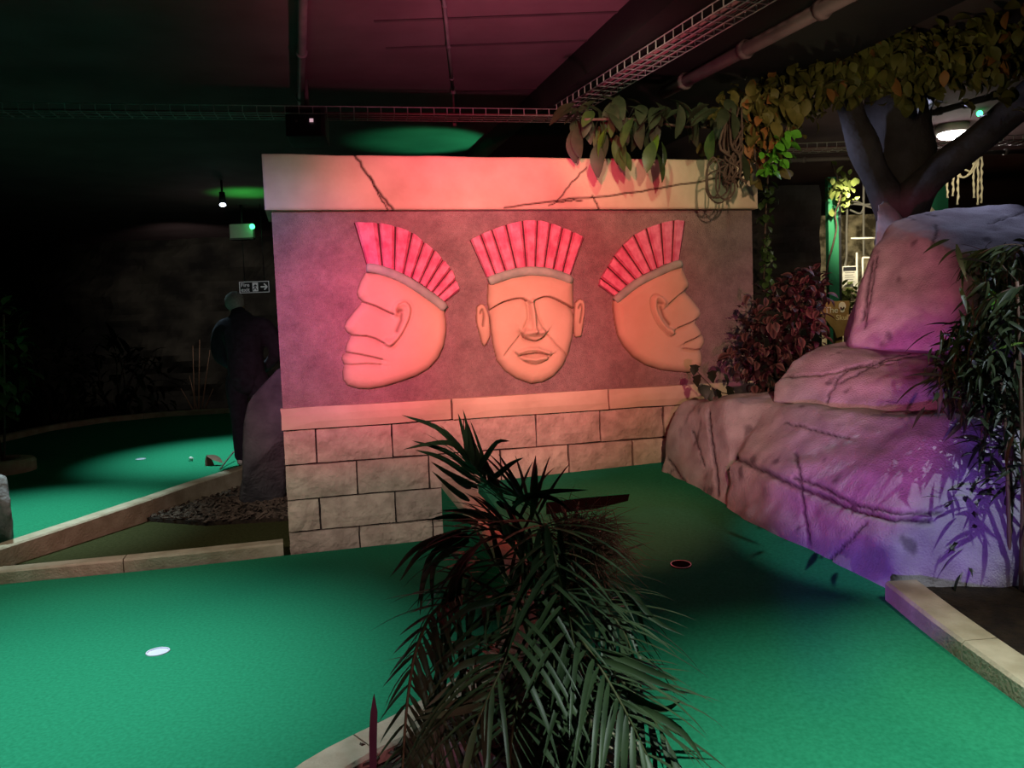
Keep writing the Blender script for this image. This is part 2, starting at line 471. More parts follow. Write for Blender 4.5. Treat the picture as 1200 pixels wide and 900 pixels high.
def chips(name, poly, z, count, size, m, parent, rnd):
    xs = [p.x for p in poly]; ys = [p.y for p in poly]
    L = []
    while count:
        x, y = rnd.uniform(min(xs), max(xs)), rnd.uniform(min(ys), max(ys))
        if not inside(x, y, poly): continue
        count -= 1
        s = size * rnd.uniform(.5, 1.3)
        M = Matrix.Translation((x, y, z(x, y) + rnd.uniform(0, size * .5))) @ Matrix.Rotation(rnd.uniform(0, 6.3), 4, 'Z') @ Matrix.Rotation(rnd.uniform(-.6, .6), 4, 'X') @ Matrix.Rotation(rnd.uniform(-.6, .6), 4, 'Y')
        v = [M @ Vector((s * a, s * .45 * b * (1 - .4 * (a > 0)), s * .14 * c)) for a in (-1, 1) for b in (-1, 1) for c in (-1, 1)]
        L.append((v, [(0, 1, 3, 2), (4, 6, 7, 5), (0, 4, 5, 1), (2, 3, 7, 6), (0, 2, 6, 4), (1, 5, 7, 3)]))
    v, f = merge(L)
    return stuff(obj(name, pydata(name, v, f), m, parent))
chips('bark_chips', bedl, lambda x, y: .035, 1500, .028, M_chip, sb, random.Random(2))

# ------------------------------------------------------------------ kerbs
def kerb(name, path, width, hgt, m, label, piece=.6, base=.0, bev=.012, side=1, cat='kerb', ztop=None, n=60):
    """kerb of separate stones along a 3D path of the visible foot; width to the far side"""
    P = spline(path, n)
    acc = [0]
    for a, b in zip(P, P[1:]): acc.append(acc[-1] + (b - a).length)
    tot = acc[-1]; k = max(1, round(tot / piece))
    t = thing(name, P[len(P) // 2], label, cat)
    def pt(s):
        s = max(0, min(tot, s))
        for i in range(len(acc) - 1):
            if s <= acc[i + 1]:
                f = (s - acc[i]) / max(1e-9, acc[i + 1] - acc[i])
                return P[i].lerp(P[i + 1], f), (P[i + 1] - P[i]).normalized()
        return P[-1], (P[-1] - P[-2]).normalized()
    for q in range(k):
        s0, s1 = tot * q / k + .003, tot * (q + 1) / k - .003
        mseg = 5
        prof = [(0, -.25), (0, hgt - bev), (bev, hgt), (width - bev, hgt), (width, hgt - bev), (width, -.25)]
        V = []; Fc = []
        for i in range(mseg + 1):
            p, d = pt(s0 + (s1 - s0) * i / mseg)
            nrm = Vector((-d.y, d.x, 0)).normalized() * side
            for a, h in prof:
                V.append(p + nrm * a + Vector((0, 0, h)))
        np_ = len(prof)
        for i in range(mseg):
            for j in range(np_ - 1):
                Fc.append((i * np_ + j, i * np_ + j + 1, (i + 1) * np_ + j + 1, (i + 1) * np_ + j))
        Fc.append(tuple(range(np_))); Fc.append(tuple(range(mseg * np_ + np_ - 1, mseg * np_ - 1, -1)))
        bm = bmesh.new(); me = pydata('kerb_stone', V, Fc); bm.from_mesh(me); bpy.data.meshes.remove(me)
        bmesh.ops.recalc_face_normals(bm, faces=bm.faces[:])
        obj('kerb_stone', bm, m, t)
    return t
kerb('stone_kerb', [on_z(-60, 691, 0), on_z(60, 679, 0), on_z(200, 665, 0), on_z(333, 650.5, 0)], .13, .085, M_kerb, 'long pale kerb running from the left edge to the brick corner', 1.0, side=1)
kb_front = [p - Vector((0, 0, .17)) for p in kerb_b_top]
kerb('stone_kerb', kb_front[:4], .14, .17, M_kerb, 'low kerb with a pink lit face between the olive strip and the distant green', 1.2, side=1)
kerb('stone_kerb', kb_front[3:], .13, .17, M_kerb, 'dim kerb behind the mulch bed at left', .8, side=1)
kerb('stone_kerb', kerb_c, .16, .07, M_kerb, 'curved brown kerb at the back of the distant green', 1.1, side=1)
# kerb that splits the two front greens and wraps the palm bed
ke = [wp(wall_uv(512, 631)[0] + .05, .36, .01)]
kez = [.28, .18, .10, .05, .02, .0, .0, .0]
ke += [Vector((p.x, p.y, z)) for p, z in zip(KERB_E[1:], kez)]
kerb('stone_kerb', ke, .17, .075, M_kerb, 'pale kerb curving round the palm bed and climbing to the brick wall', .55, side=1, n=90)
# green carpeted riser under that kerb
V = []; Fc = []
P = spline(ke, 60)
for p in P:
    V += [Vector((p.x, p.y, 0)) + Vector((-.004, -.004, 0)), p + Vector((-.004, -.004, .01))]
for i in range(59): Fc.append((2 * i, 2 * i + 2, 2 * i + 3, 2 * i + 1))
o = obj('carpet_riser', pydata('carpet_riser', V, Fc), M_carpet); sm = o.modifiers.new('s', 'SOLIDIFY'); sm.thickness = .02
tag(o, 'narrow green carpet riser under the climbing kerb beside the brick corner', 'carpet')
kerb('stone_kerb', [Vector((.36, 1.9, .0)), Vector((.37, 2.4, .03)), Vector((.36, 2.75, .06))], .15, .10, M_kerb, 'short whitish kerb under the right palm fronds', .5, side=1)
kd = [on_right(1037, 702), on_right(1082, 740), on_right(1128, 776), on_right(1200, 830), on_right(1270, 880)]
kerb('stone_kerb', kd, .16, .085, M_kerb, 'cream kerb with leaf shadows at the foot of the bamboo', .55, side=1)
# bed of soil and bark around the palm
bedp = [Vector((p.x, p.y, 0)) for p in ke]
bed = [Vector((p.x + .08, p.y + .05, .03)) for p in ke[1:7]] + [Vector((-.7, 1.7, .03)), Vector((.38, 1.7, .03)), Vector((.38, 2.7, .05)), Vector((.25, 3.6, .12)), Vector((.05, 4.4, .22))]
o = obj('planting_bed', slab(bed, [], .1), M_soil)
tag(o, 'dark soil and bark bed under the palm', 'planting bed')
chips('bark_chips', bed[1:-1], lambda x, y: .05 + max(0, (y - 2.7) * .08), 700, .03, M_chip, o, random.Random(4))
bb = [on_right(1045, 690), on_right(1128, 760), on_right(1210, 815), on_right(1290, 868), Vector((3.2, 2.4, .05)), Vector((3.2, 4.2, .2))]
bb = [Vector((p.x + (.05 if i < 4 else 0), p.y + .03, zr(p.y) + .03)) for i, p in enumerate(bb)]
o = obj('planting_bed', slab(bb, [], .3), M_soil)
tag(o, 'dark soil bed under the bamboo behind the cream kerb', 'planting bed')
# ring kerb at left
rc = on_far(-8, 553)
t = thing('ring_kerb', rc, 'rounded stone ring around a dark hole at the far left edge', 'kerb')
V = []; Fc = []
prof = [(.26, -.1), (.26, .10), (.28, .13), (.40, .13), (.42, .10), (.42, -.1)]
n = 36
for i in range(n):
    a = 2 * PI * i / n
    for r, h in prof:
        V.append(rc + Vector((r * math.cos(a), r * .8 * math.sin(a), h)))
for i in range(n):
    for j in range(5):
        Fc.append((i * 6 + j, i * 6 + j + 1, ((i + 1) % n) * 6 + j + 1, ((i + 1) % n) * 6 + j))
obj('ring', pydata('ring', V, Fc), M_kerb, t, False)
obj('well_floor', pydata('well_floor', [rc + Vector((.27 * math.cos(a * PI / 12), .22 * math.sin(a * PI / 12), .01)) for a in range(24)], [tuple(range(24))]), M_cupdark, t)

# ------------------------------------------------------------------ heightfield reliefs
def seg_dist(PX, PY, poly, closed=False):
    """min distance to a polyline, and side sign"""
    best = np.full(PX.shape, 1e9); side = np.zeros(PX.shape)
    pts = list(poly)
    if closed: pts = pts + [pts[0]]
    for (ax, ay), (bx_, by_) in zip(pts, pts[1:]):
        dx, dy = bx_ - ax, by_ - ay
        l2 = dx * dx + dy * dy + 1e-12
        t = np.clip(((PX - ax) * dx + (PY - ay) * dy) / l2, 0, 1)
        qx, qy = PX - ax - t * dx, PY - ay - t * dy
        d = np.hypot(qx, qy)
        s = np.sign(dx * (PY - ay) - dy * (PX - ax))
        m = d < best
        best = np.where(m, d, best); side = np.where(m, s, side)
    return best, side
def pt_in(PX, PY, poly):
    c = np.zeros(PX.shape, bool)
    n = len(poly)
    for i in range(n):
        (ax, ay), (bx_, by_) = poly[i], poly[(i + 1) % n]
        cond = ((ay > PY) != (by_ > PY))
        xx = (bx_ - ax) * (PY - ay) / (by_ - ay + 1e-12) + ax
        c ^= cond & (PX < xx)
    return c
def smooth2d(pts, n, closed=False):
    P = [Vector((a, b, 0)) for a, b in pts]
    if closed: P = P + [P[0]]
    return [(p.x, p.y) for p in spline(P, n)]
def uvs(pts): return [wall_uv(a, b) for a, b in pts]
def relief(name, outline, H, rnd, off, m, parent, step=.006, ops=(), dome=0.0):
    """raised stone relief on the panel: outline and strokes in wall metres"""
    u0 = min(p[0] for p in outline) - .02; u1 = max(p[0] for p in outline) + .02
    v0 = min(p[1] for p in outline) - .02; v1 = max(p[1] for p in outline) + .02
    nu = int((u1 - u0) / step); nv = int((v1 - v0) / step)
    U, Vv = np.meshgrid(np.linspace(u0, u1, nu), np.linspace(v0, v1, nv))
    d, _ = seg_dist(U, Vv, outline, True)
    ins = pt_in(U, Vv, outline)
    sd = np.where(ins, d, -d)
    t = np.clip(sd / rnd, 0, 1)
    h = H * np.sqrt(np.clip(1 - (1 - t) ** 2, 0, 1))
    if dome: h += dome * (1 - np.exp(-np.clip(sd, 0, None) / .12))
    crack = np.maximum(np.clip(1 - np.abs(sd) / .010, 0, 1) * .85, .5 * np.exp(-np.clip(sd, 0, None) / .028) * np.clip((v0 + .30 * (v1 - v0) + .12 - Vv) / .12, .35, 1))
    for op in ops:
        kind, path = op[0], op[1]
        dd, side = seg_dist(U, Vv, path)
        if kind == 'groove':          # sharp lip on one side, ramp on the other
            depth, wdt, sgn, dark = op[2:]
            near = np.where(side * sgn > 0, np.exp(-dd / wdt), np.exp(-(dd / .004) ** 2))
            h -= 1.9 * depth * near
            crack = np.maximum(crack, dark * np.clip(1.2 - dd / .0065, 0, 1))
        elif kind == 'ridge':
            rh, wdt = op[2:]
            h += rh * np.exp(-(dd / wdt) ** 2)
        elif kind == 'pit2':
            rh, wdt = op[2:]
            h -= rh * np.exp(-(dd / wdt) ** 2)
            crack = np.maximum(crack, .22 * np.exp(-(dd / wdt) ** 2))
        elif kind == 'pit':
            rh, wdt = op[2:]
            h -= rh * np.exp(-(dd / wdt) ** 2)
            crack = np.maximum(crack, .7 * np.exp(-(dd / wdt) ** 2))
    h = np.where(sd > 0, np.maximum(h, .002), -.02 + 0 * h)
    h = np.where((sd <= 0) & (sd > -step * 1.5), np.maximum(-.02, H * sd / (rnd * .1)), h)
    keep = sd > -step * 1.6
    idx = -np.ones(U.shape, int)
    V = []; C = []
    for j, i in zip(*np.nonzero(keep)):
        idx[j, i] = len(V)
        V.append(wp(U[j, i], Vv[j, i], off + h[j, i])); C.append(float(crack[j, i]))
    Fc = []
    for j in range(nv - 1):
        for i in range(nu - 1):
            q = (idx[j, i], idx[j, i + 1], idx[j + 1, i + 1], idx[j + 1, i])
            if min(q) >= 0: Fc.append(q)
    me = pydata(name, V, Fc)
    a = me.attributes.new('crack', 'FLOAT', 'POINT')
    a.data.foreach_set('value', C)
    return obj(name, me, m, parent, True)

# ------------------------------------------------------------------ the monument
mon = thing('carved_monument', wp(1.7, 0, -.3), 'long sandstone wall with three carved heads in red feather headdresses', 'monument')
rotw = Matrix((E1, -NN, ZZ)).transposed()
zt_ledge = wall_uv(330, 478)[1]; zb_ledge = wall_uv(331, 505)[1]
z_c1 = wall_uv(331.7, 546.5)[1]; z_c2 = wall_uv(334, 587.5)[1]; z_c3 = wall_uv(334, 625.5)[1]
z_cap0 = wall_uv(312, 247)[1]; z_cap1 = wall_uv(307, 182)[1]
u_l = wall_uv(318, 250)[0]; u_r = wall_uv(882.5, 246)[0]; u_lc = wall_uv(308, 200)[0]; u_rc = wall_uv(884.5, 220)[0]
WID = u_r - u_l
def wbox(name, u0, u1, z0, z1, o0, o1, m, parent, bev=0):
    return obj(name, box_bm(wp((u0 + u1) / 2, (z0 + z1) / 2, (o0 + o1) / 2), (u1 - u0, o1 - o0, z1 - z0), rotw, bev), m, parent)
wbox('core', u_l + .02, u_r - .02, -.3, zt_ledge - .01, -.55, -.035, M_mortar, mon)
wbox('relief_panel', u_l, u_r, zt_ledge - .02, z_cap0 + .02, -.55, -.02, M_panel, mon)
# cap slab with a cracked face
def cap_slab():
    u0, u1, v0, v1 = u_lc, u_rc, z_cap0, z_cap1
    st = .008
    nu, nv = int((u1 - u0) / st), int((v1 - v0) / st)
    U, Vv = np.meshgrid(np.linspace(u0, u1, nu), np.linspace(v0, v1, nv))
    h = np.zeros(U.shape); cr = np.zeros(U.shape)
    rng = np.random.RandomState(3)
    def crackline(px, wd, jit):
        pts = uvs(px)
        fine = []
        for (a, b), (c, d) in zip(pts, pts[1:]):
            for k in range(5):
                f = k / 5
                fine.append((a + (c - a) * f + rng.uniform(-jit, jit), b + (d - b) * f + rng.uniform(-jit, jit)))
        fine.append(pts[-1])
        dd, _ = seg_dist(U, Vv, fine)
        nonlocal h, cr
        h = h - .012 * np.exp(-(dd / wd) ** 2); cr = np.maximum(cr, np.clip(1.25 - dd / (wd * 1.3), 0, 1))
    crackline([(415, 183), (430, 205), (445, 228), (461, 248)], .007, .006)
    crackline([(432, 208), (446, 234), (455, 248)], .004, .006)
    crackline([(590, 244), (625, 240), (665, 234), (720, 230), (770, 222), (830, 212), (850, 208)], .005, .005)
    crackline([(685, 198), (668, 215), (650, 238)], .0045, .005)
    crackline([(692, 231), (700, 246)], .005, .003)
    crackline([(640, 241), (662, 236), (680, 236)], .004, .008)
    e = np.minimum(np.minimum(U - u0, u1 - U), np.minimum(Vv - v0, v1 - Vv))
    h -= .012 * np.exp(-(e / .008))
    V = []; Fc = []
    for j in range(nv):
        for i in range(nu):
            wob = .006 * noise.noise(Vector((U[j, i] * 3, 0, 0)))
            V.append(wp(U[j, i], Vv[j, i] + wob * (j / nv), .05 + h[j, i]))
    for j in range(nv - 1):
        for i in range(nu - 1):
            a = j * nu + i
            Fc.append((a, a + 1, a + nu + 1, a + nu))
    n0 = len(V)
    # close the slab: rim down to the back
    rim = [i for i in range(nu)] + [j * nu + nu - 1 for j in range(1, nv)] + [(nv - 1) * nu + i for i in range(nu - 2, -1, -1)] + [j * nu for j in range(nv - 2, 0, -1)]
    back = []
    for r in rim:
        V.append(Vector(V[r]) - NN * .60); back.append(len(V) - 1)
    for k in range(len(rim)):
        k2 = (k + 1) % len(rim)
        Fc.append((rim[k2], rim[k], back[k], back[k2]))
    Fc.append(tuple(back))
    me = pydata('cap_slab', V, Fc)
    a = me.attributes.new('crack', 'FLOAT', 'POINT')
    a.data.foreach_set('value', list(cr.ravel()) + [0.0] * len(rim))
    return obj('cap_slab', me, M_cap, mon, False)
cap_slab()['label'] = 'pale capstone band with thin dark cracks'
def brick(u0, u1, z0, z1, o1, m, name='brick', amp=.006, rnd=random.Random(11)):
    g = .006
    u0 += g; u1 -= g; z0 += g; z1 -= g
    nx, nz = 5, 3
    V = []; Fc = []
    for j in range(nz + 1):
        for i in range(nx + 1):
            e = i in (0, nx) or j in (0, nz)
            uu = u0 + (u1 - u0) * i / nx; zz = z0 + (z1 - z0) * j / nz
            if e: uu += rnd.uniform(-.003, .003); zz += rnd.uniform(-.003, .003)
            V.append(wp(uu, zz, o1 - (.012 if e else 0) + rnd.uniform(-amp, amp)))
    for j in range(nz):
        for i in range(nx):
            a = j * (nx + 1) + i
            Fc.append((a, a + 1, a + nx + 2, a + nx + 1))
    n = len(V)
    V += [wp(u0, z0, -.05), wp(u1, z0, -.05), wp(u1, z1, -.05), wp(u0, z1, -.05)]
    bot = list(range(nx + 1)); rgt = [j * (nx + 1) + nx for j in range(nz + 1)]
    top = [nz * (nx + 1) + i for i in range(nx, -1, -1)]; lft = [j * (nx + 1) for j in range(nz, -1, -1)]
    Fc += [tuple(bot[::-1] + [n, n + 1]), tuple(rgt[::-1] + [n + 1, n + 2]), tuple(top[::-1] + [n + 2, n + 3]), tuple(lft[::-1] + [n + 3, n])]
    return obj(name, pydata(name, V, Fc), m, mon)
U = lambda px, py: wall_uv(px, py)[0]
uend = u_r - .01
ul = U(334, 560)
rows = [
    (zb_ledge, z_c1, [ul, U(371, 525), U(460, 518), U(544.5, 510), U(628.7, 506), U(703.7, 498), U(778, 491), uend - .18, uend]),
    (z_c1, z_c2, [ul, U(418.5, 560), U(503, 550), U(587.5, 545), U(667, 538), U(742, 530), U(815, 520), uend]),
    (z_c2, z_c3, [ul, U(375, 600), U(463.5, 590), U(548, 580), U(628, 572), U(706, 557), U(780, 550), uend]),
    (z_c3, -.02, [ul, U(422, 635), U(508, 625), U(590, 615), U(680, 605)]),
]
for k, (za, zb, js) in enumerate(rows):
    for i in range(len(js) - 1):
        dk = random.random() < .3
        brick(js[i], js[i + 1], zb, za, random.uniform(-.004, .006), M_brick2 if dk else M_brick)
for a, b in ((u_l - .02, U(529, 480)), (U(529, 480), U(712, 467)), (U(712, 467), uend)):
    brick(a, b, zb_ledge, zt_ledge, .035, M_cap, 'ledge_stone', .002)
rim_ = lambda pts, ox, oy: [(ox + a / 7.5, oy + b / 7.5) for a, b in pts]

def headdress(head, tops, bots, ox, oy, band, br, proud=.032):
    T = uvs(rim_(tops, ox, oy)); B = uvs(rim_(bots, ox, oy))
    # dark recessed backing under the feathers
    n = len(T)
    for i in range(n - 1):
        g = .055
        def mix(p, q, f): return (p[0] + (q[0] - p[0]) * f, p[1] + (q[1] - p[1]) * f)
        q = [mix(B[i], B[i + 1], g), mix(B[i], B[i + 1], 1 - g), mix(T[i], T[i + 1], 1 - g), mix(T[i], T[i + 1], g)]
        rows_ = []
        ns = 3
        V = []; Fc = []
        for k in range(ns + 1):                       # along the feather
            f = k / ns
            a = mix(q[0], q[3], f); b = mix(q[1], q[2], f)
            lift = proud * (.9 + .25 * f)
            for s, z in ((0, -.02), (0, lift * .35), (.10, lift * 1.1), (.8, lift * .85), (1, lift * .2), (1, -.02)):
                p = mix(a, b, s)
                V.append(wp(p[0], p[1], -.02 + z))
        for k in range(ns):
            for s in range(5):
                a = k * 6 + s
                Fc.append((a, a + 1, a + 7, a + 6))
        Fc.append(tuple(range(5, -1, -1))); Fc.append(tuple(range(ns * 6, ns * 6 + 6)))
        bm = bmesh.new(); me = pydata('feather', V, Fc); bm.from_mesh(me); bpy.data.meshes.remove(me)
        bmesh.ops.recalc_face_normals(bm, faces=bm.faces[:])
        obj('feather', bm, M_feather, head)
    loop = T + B[::-1]
    V = [wp(p[0], p[1], -.013) for p in loop] + [wp(p[0], p[1], -.03) for p in loop]
    m_ = len(loop)
    cc = []
    for i in range(n - 1): cc.append((i, i + 1, m_ - 2 - i, m_ - 1 - i))
    for i in range(m_): cc.append((i, (i + 1) % m_, m_ + (i + 1) % m_, m_ + i))
    obj('feather_backing', pydata('feather_backing', V, cc), M_edge, head)['label'] = 'dark gaps between the feathers'
    bp_ = smooth2d(uvs(rim_(band, ox, oy)), 24)
    pts = [wp(a, b, .016) for a, b in bp_]
    o = tube_obj('headband', pts, [br * .8] + [br] * 22 + [br * .8], M_band, head, 12)
    o['label'] = 'olive grey headband roll'

s_ = .0058      # metres per pixel on the panel, for stroke widths
# --- left head, profile to the left
o1 = [(428, 319), (422, 330), (418, 342), (419.6, 348.7), (424, 353), (422.5, 356), (415.3, 364), (406, 376), (403, 382.7), (406, 389.3), (411.3, 392.7), (410, 395), (406, 402.7), (404.4, 409.3), (405.3, 412.7), (401.5, 416), (400, 420.7), (402.7, 427.3), (401.3, 436), (402, 445.3), (407.3, 452), (419.3, 455.7), (432.7, 456.3), (450, 453.3), (470, 447.3), (488.7, 440.7), (503.3, 432), (514, 420), (520.7, 405.3), (523.3, 389.3), (523.3, 376), (521.3, 364), (506, 352), (480.7, 334), (464.7, 326), (447.3, 320)]
ear1 = [(462, 369), (461.5, 362), (466, 357), (473, 355.5), (478, 361), (477, 372), (471, 385), (464, 396), (456, 404), (450.5, 401)]
ops1 = [('groove', uvs([(423, 353), (440, 359), (460, 368.5)]), .022, .03, -1, 1),
        ('groove', uvs([(404, 388), (412, 393), (430, 394), (440, 397), (449, 402)]), .022, .025, -1, .9),
        ('groove', uvs([(404, 412.7), (420, 415), (435, 418), (447, 421)]), .018, .02, -1, .9),
        ('groove', uvs([(401, 427.3), (415, 427), (430, 426), (446, 427)]), .016, .02, -1, .6),
        ('groove', smooth2d(uvs([(466, 357), (475, 354), (481, 361), (479.5, 373), (473, 388), (465, 400), (456, 407), (449, 404)]), 30), .008, .01, -1, .35),
        ('ridge', smooth2d(uvs(ear1), 40), .026, .019), ('ridge', uvs([(456, 401), (455, 402)]), .024, .026),
        ('pit', uvs([(467, 365), (470, 364.5)]), .02, .012), ('pit', uvs([(470, 368), (469, 376), (464, 388)]), .006, .012)]
hd = relief('carved_head', uvs(o1), .060, .065, -.02, M_face, mon, .006, ops1, .012)
hd['label'] = 'left carved head in profile facing left'
headdress(hd, [(185, 80), (402, 85), (552, 115), (700, 170), (803, 255), (895, 325), (970, 410), (1040, 490), (1080, 585), (1118, 680)],
          [(295, 450), (440, 475), (545, 503), (625, 533), (695, 570), (765, 612), (822, 652), (878, 695), (930, 733), (990, 780)], 390, 250,
          [(295, 480), (370, 488), (480, 520), (600, 570), (720, 640), (830, 715), (920, 780), (985, 838)], .033)
# --- middle head, full face
o2 = [(571.7, 333), (571, 354), (573.7, 366.7), (575, 385.3), (577.7, 404), (582.3, 422.7), (591.7, 434.7), (605, 444), (622.3, 450), (635.7, 448.3), (649, 441.3), (659.7, 429.3), (666.3, 414.7), (671, 396), (673, 374.7), (672.3, 356), (671.7, 331), (662.3, 326), (645, 321), (622.3, 319), (598.3, 323)]
ops2 = [('groove', smooth2d(uvs([(572, 364.7), (585, 356), (600, 351), (610, 350), (616, 353)]), 20), .024, .035, -1, 1),
        ('groove', smooth2d(uvs([(626, 352), (635, 348.5), (645, 349), (660, 356), (672, 362)]), 20), .024, .035, -1, 1),
        ('pit2', uvs([(617.3, 354), (617.3, 374), (611, 388)]), .016, .012), ('pit2', uvs([(625.5, 354), (629, 372), (637, 388)]), .016, .012),
        ('ridge', uvs([(621, 354), (622.5, 370), (623.5, 388)]), .042, .018),
        ('ridge', uvs([(614, 390), (624, 390), (634, 389)]), .044, .024),
        ('groove', smooth2d(uvs([(609.5, 390), (613, 396), (625, 399.5), (634, 396), (638.5, 390)]), 20), .026, .022, -1, .9),
        ('groove', uvs([(607, 394), (597, 406), (590, 416)]), .010, .012, 1, .45), ('groove', uvs([(640, 392), (650, 404), (663, 416)]), .010, .012, -1, .45),
        ('ridge', uvs([(606, 413), (616, 409.5), (628, 409), (641, 413.5)]), .024, .015),
        ('ridge', uvs([(613, 420), (625, 421.5), (637, 419)]), .030, .018),
        ('groove', smooth2d(uvs([(609, 416.5), (620, 414.5), (630, 413.8), (641, 416)]), 14), .020, .010, -1, 1),
        ('groove', smooth2d(uvs([(602, 413), (612, 423), (625, 427), (637, 423), (646, 415)]), 20), .012, .02, -1, .5)]
hd = relief('carved_head', uvs(o2), .060, .07, -.02, M_face, mon, .006, ops2, .02)
hd['label'] = 'middle carved head seen full face'
e2 = [(558.3, 360), (563.7, 355.7), (569, 358.7), (573.5, 370), (575, 392), (572.3, 400), (568.3, 405.6), (565, 402.7), (561.7, 390.7), (558.3, 377.3)]
relief('ear', smooth2d(uvs(e2), 50, True), .03, .018, -.02, M_face, hd, .005, [('pit', smooth2d(uvs([(563, 367), (565, 363), (567, 370), (566, 382)]), 14), .016, .008)])
e3 = [(673.5, 355), (679.7, 350), (685, 353.3), (686, 362), (685, 372), (682.3, 392), (678.3, 395.3), (673, 393), (672.5, 373.3)]
relief('ear', smooth2d(uvs(e3), 50, True), .03, .018, -.02, M_face, hd, .005, [('pit', smooth2d(uvs([(678, 361), (681, 357), (682, 364), (680, 378)]), 14), .014, .008)])
headdress(hd, [(45, 235), (140, 185), (238, 145), (362, 100), (508, 65), (640, 62), (755, 90), (862, 130), (950, 165), (1052, 215)],
          [(190, 562), (270, 537), (360, 507), (455, 487), (545, 477), (622, 480), (700, 492), (780, 502), (862, 527), (930, 552)], 545, 250,
          [(205, 600), (300, 565), (420, 530), (560, 512), (700, 520), (820, 550), (930, 592)], .035)
# --- right head, profile to the right
o3 = [(718, 353), (718.7, 364), (720.7, 378.7), (724, 393.3), (731.3, 406.7), (742, 418.7), (756.7, 428), (775.3, 434), (794, 436), (807.3, 437), (818, 433.3), (822.7, 426.7), (823, 417.3), (822, 409.3), (826, 401.3), (825, 394), (822.5, 390.7), (820, 385.3), (816, 379), (819, 372.7), (821.3, 368), (820, 362), (811.3, 350.7), (805, 342.7), (803.3, 340.7), (807, 336.7), (807.3, 331.3), (803.3, 322), (798.7, 312), (783.3, 315), (764.7, 323), (747.3, 333), (730, 345)]
ops3 = [('groove', uvs([(806, 338.5), (795, 345), (781, 357)]), .024, .03, 1, 1),
        ('groove', uvs([(821, 371), (808, 378), (791, 385)]), .022, .025, 1, .9),
        ('groove', uvs([(825, 390), (812, 397), (800, 402)]), .02, .02, 1, 1),
        ('groove', uvs([(824, 409), (812, 410), (800, 408)]), .016, .02, 1, .6),
        ('groove', smooth2d(uvs([(773, 348), (766, 345), (760, 350), (760.5, 364), (766, 377), (774, 387.5), (783, 395), (790, 390)]), 30), .008, .01, 1, .35),
        ('ridge', smooth2d(uvs([(775, 355), (771, 349.5), (765, 350), (764, 362), (769.5, 375), (777, 385), (784, 390)]), 40), .026, .018),
        ('ridge', uvs([(783, 389), (784, 390)]), .022, .024), ('pit', uvs([(769, 355), (772, 356)]), .016, .010), ('pit', uvs([(771, 360), (775, 372), (781, 380)]), .006, .012)]
hd = relief('carved_head', uvs(o3), .060, .065, -.02, M_face, mon, .006, ops3, .012)
hd['label'] = 'right carved head in profile facing right'
headdress(hd, [(90, 635), (105, 570), (170, 470), (225, 375), (300, 280), (400, 190), (510, 130), (640, 85), (755, 60), (855, 70)],
          [(215, 725), (272, 692), (342, 632), (412, 577), (477, 537), (552, 502), (606, 477), (665, 447), (738, 427), (800, 422)], 690, 250,
          [(225, 770), (300, 705), (400, 625), (520, 560), (650, 500), (740, 460), (805, 445)], .032)

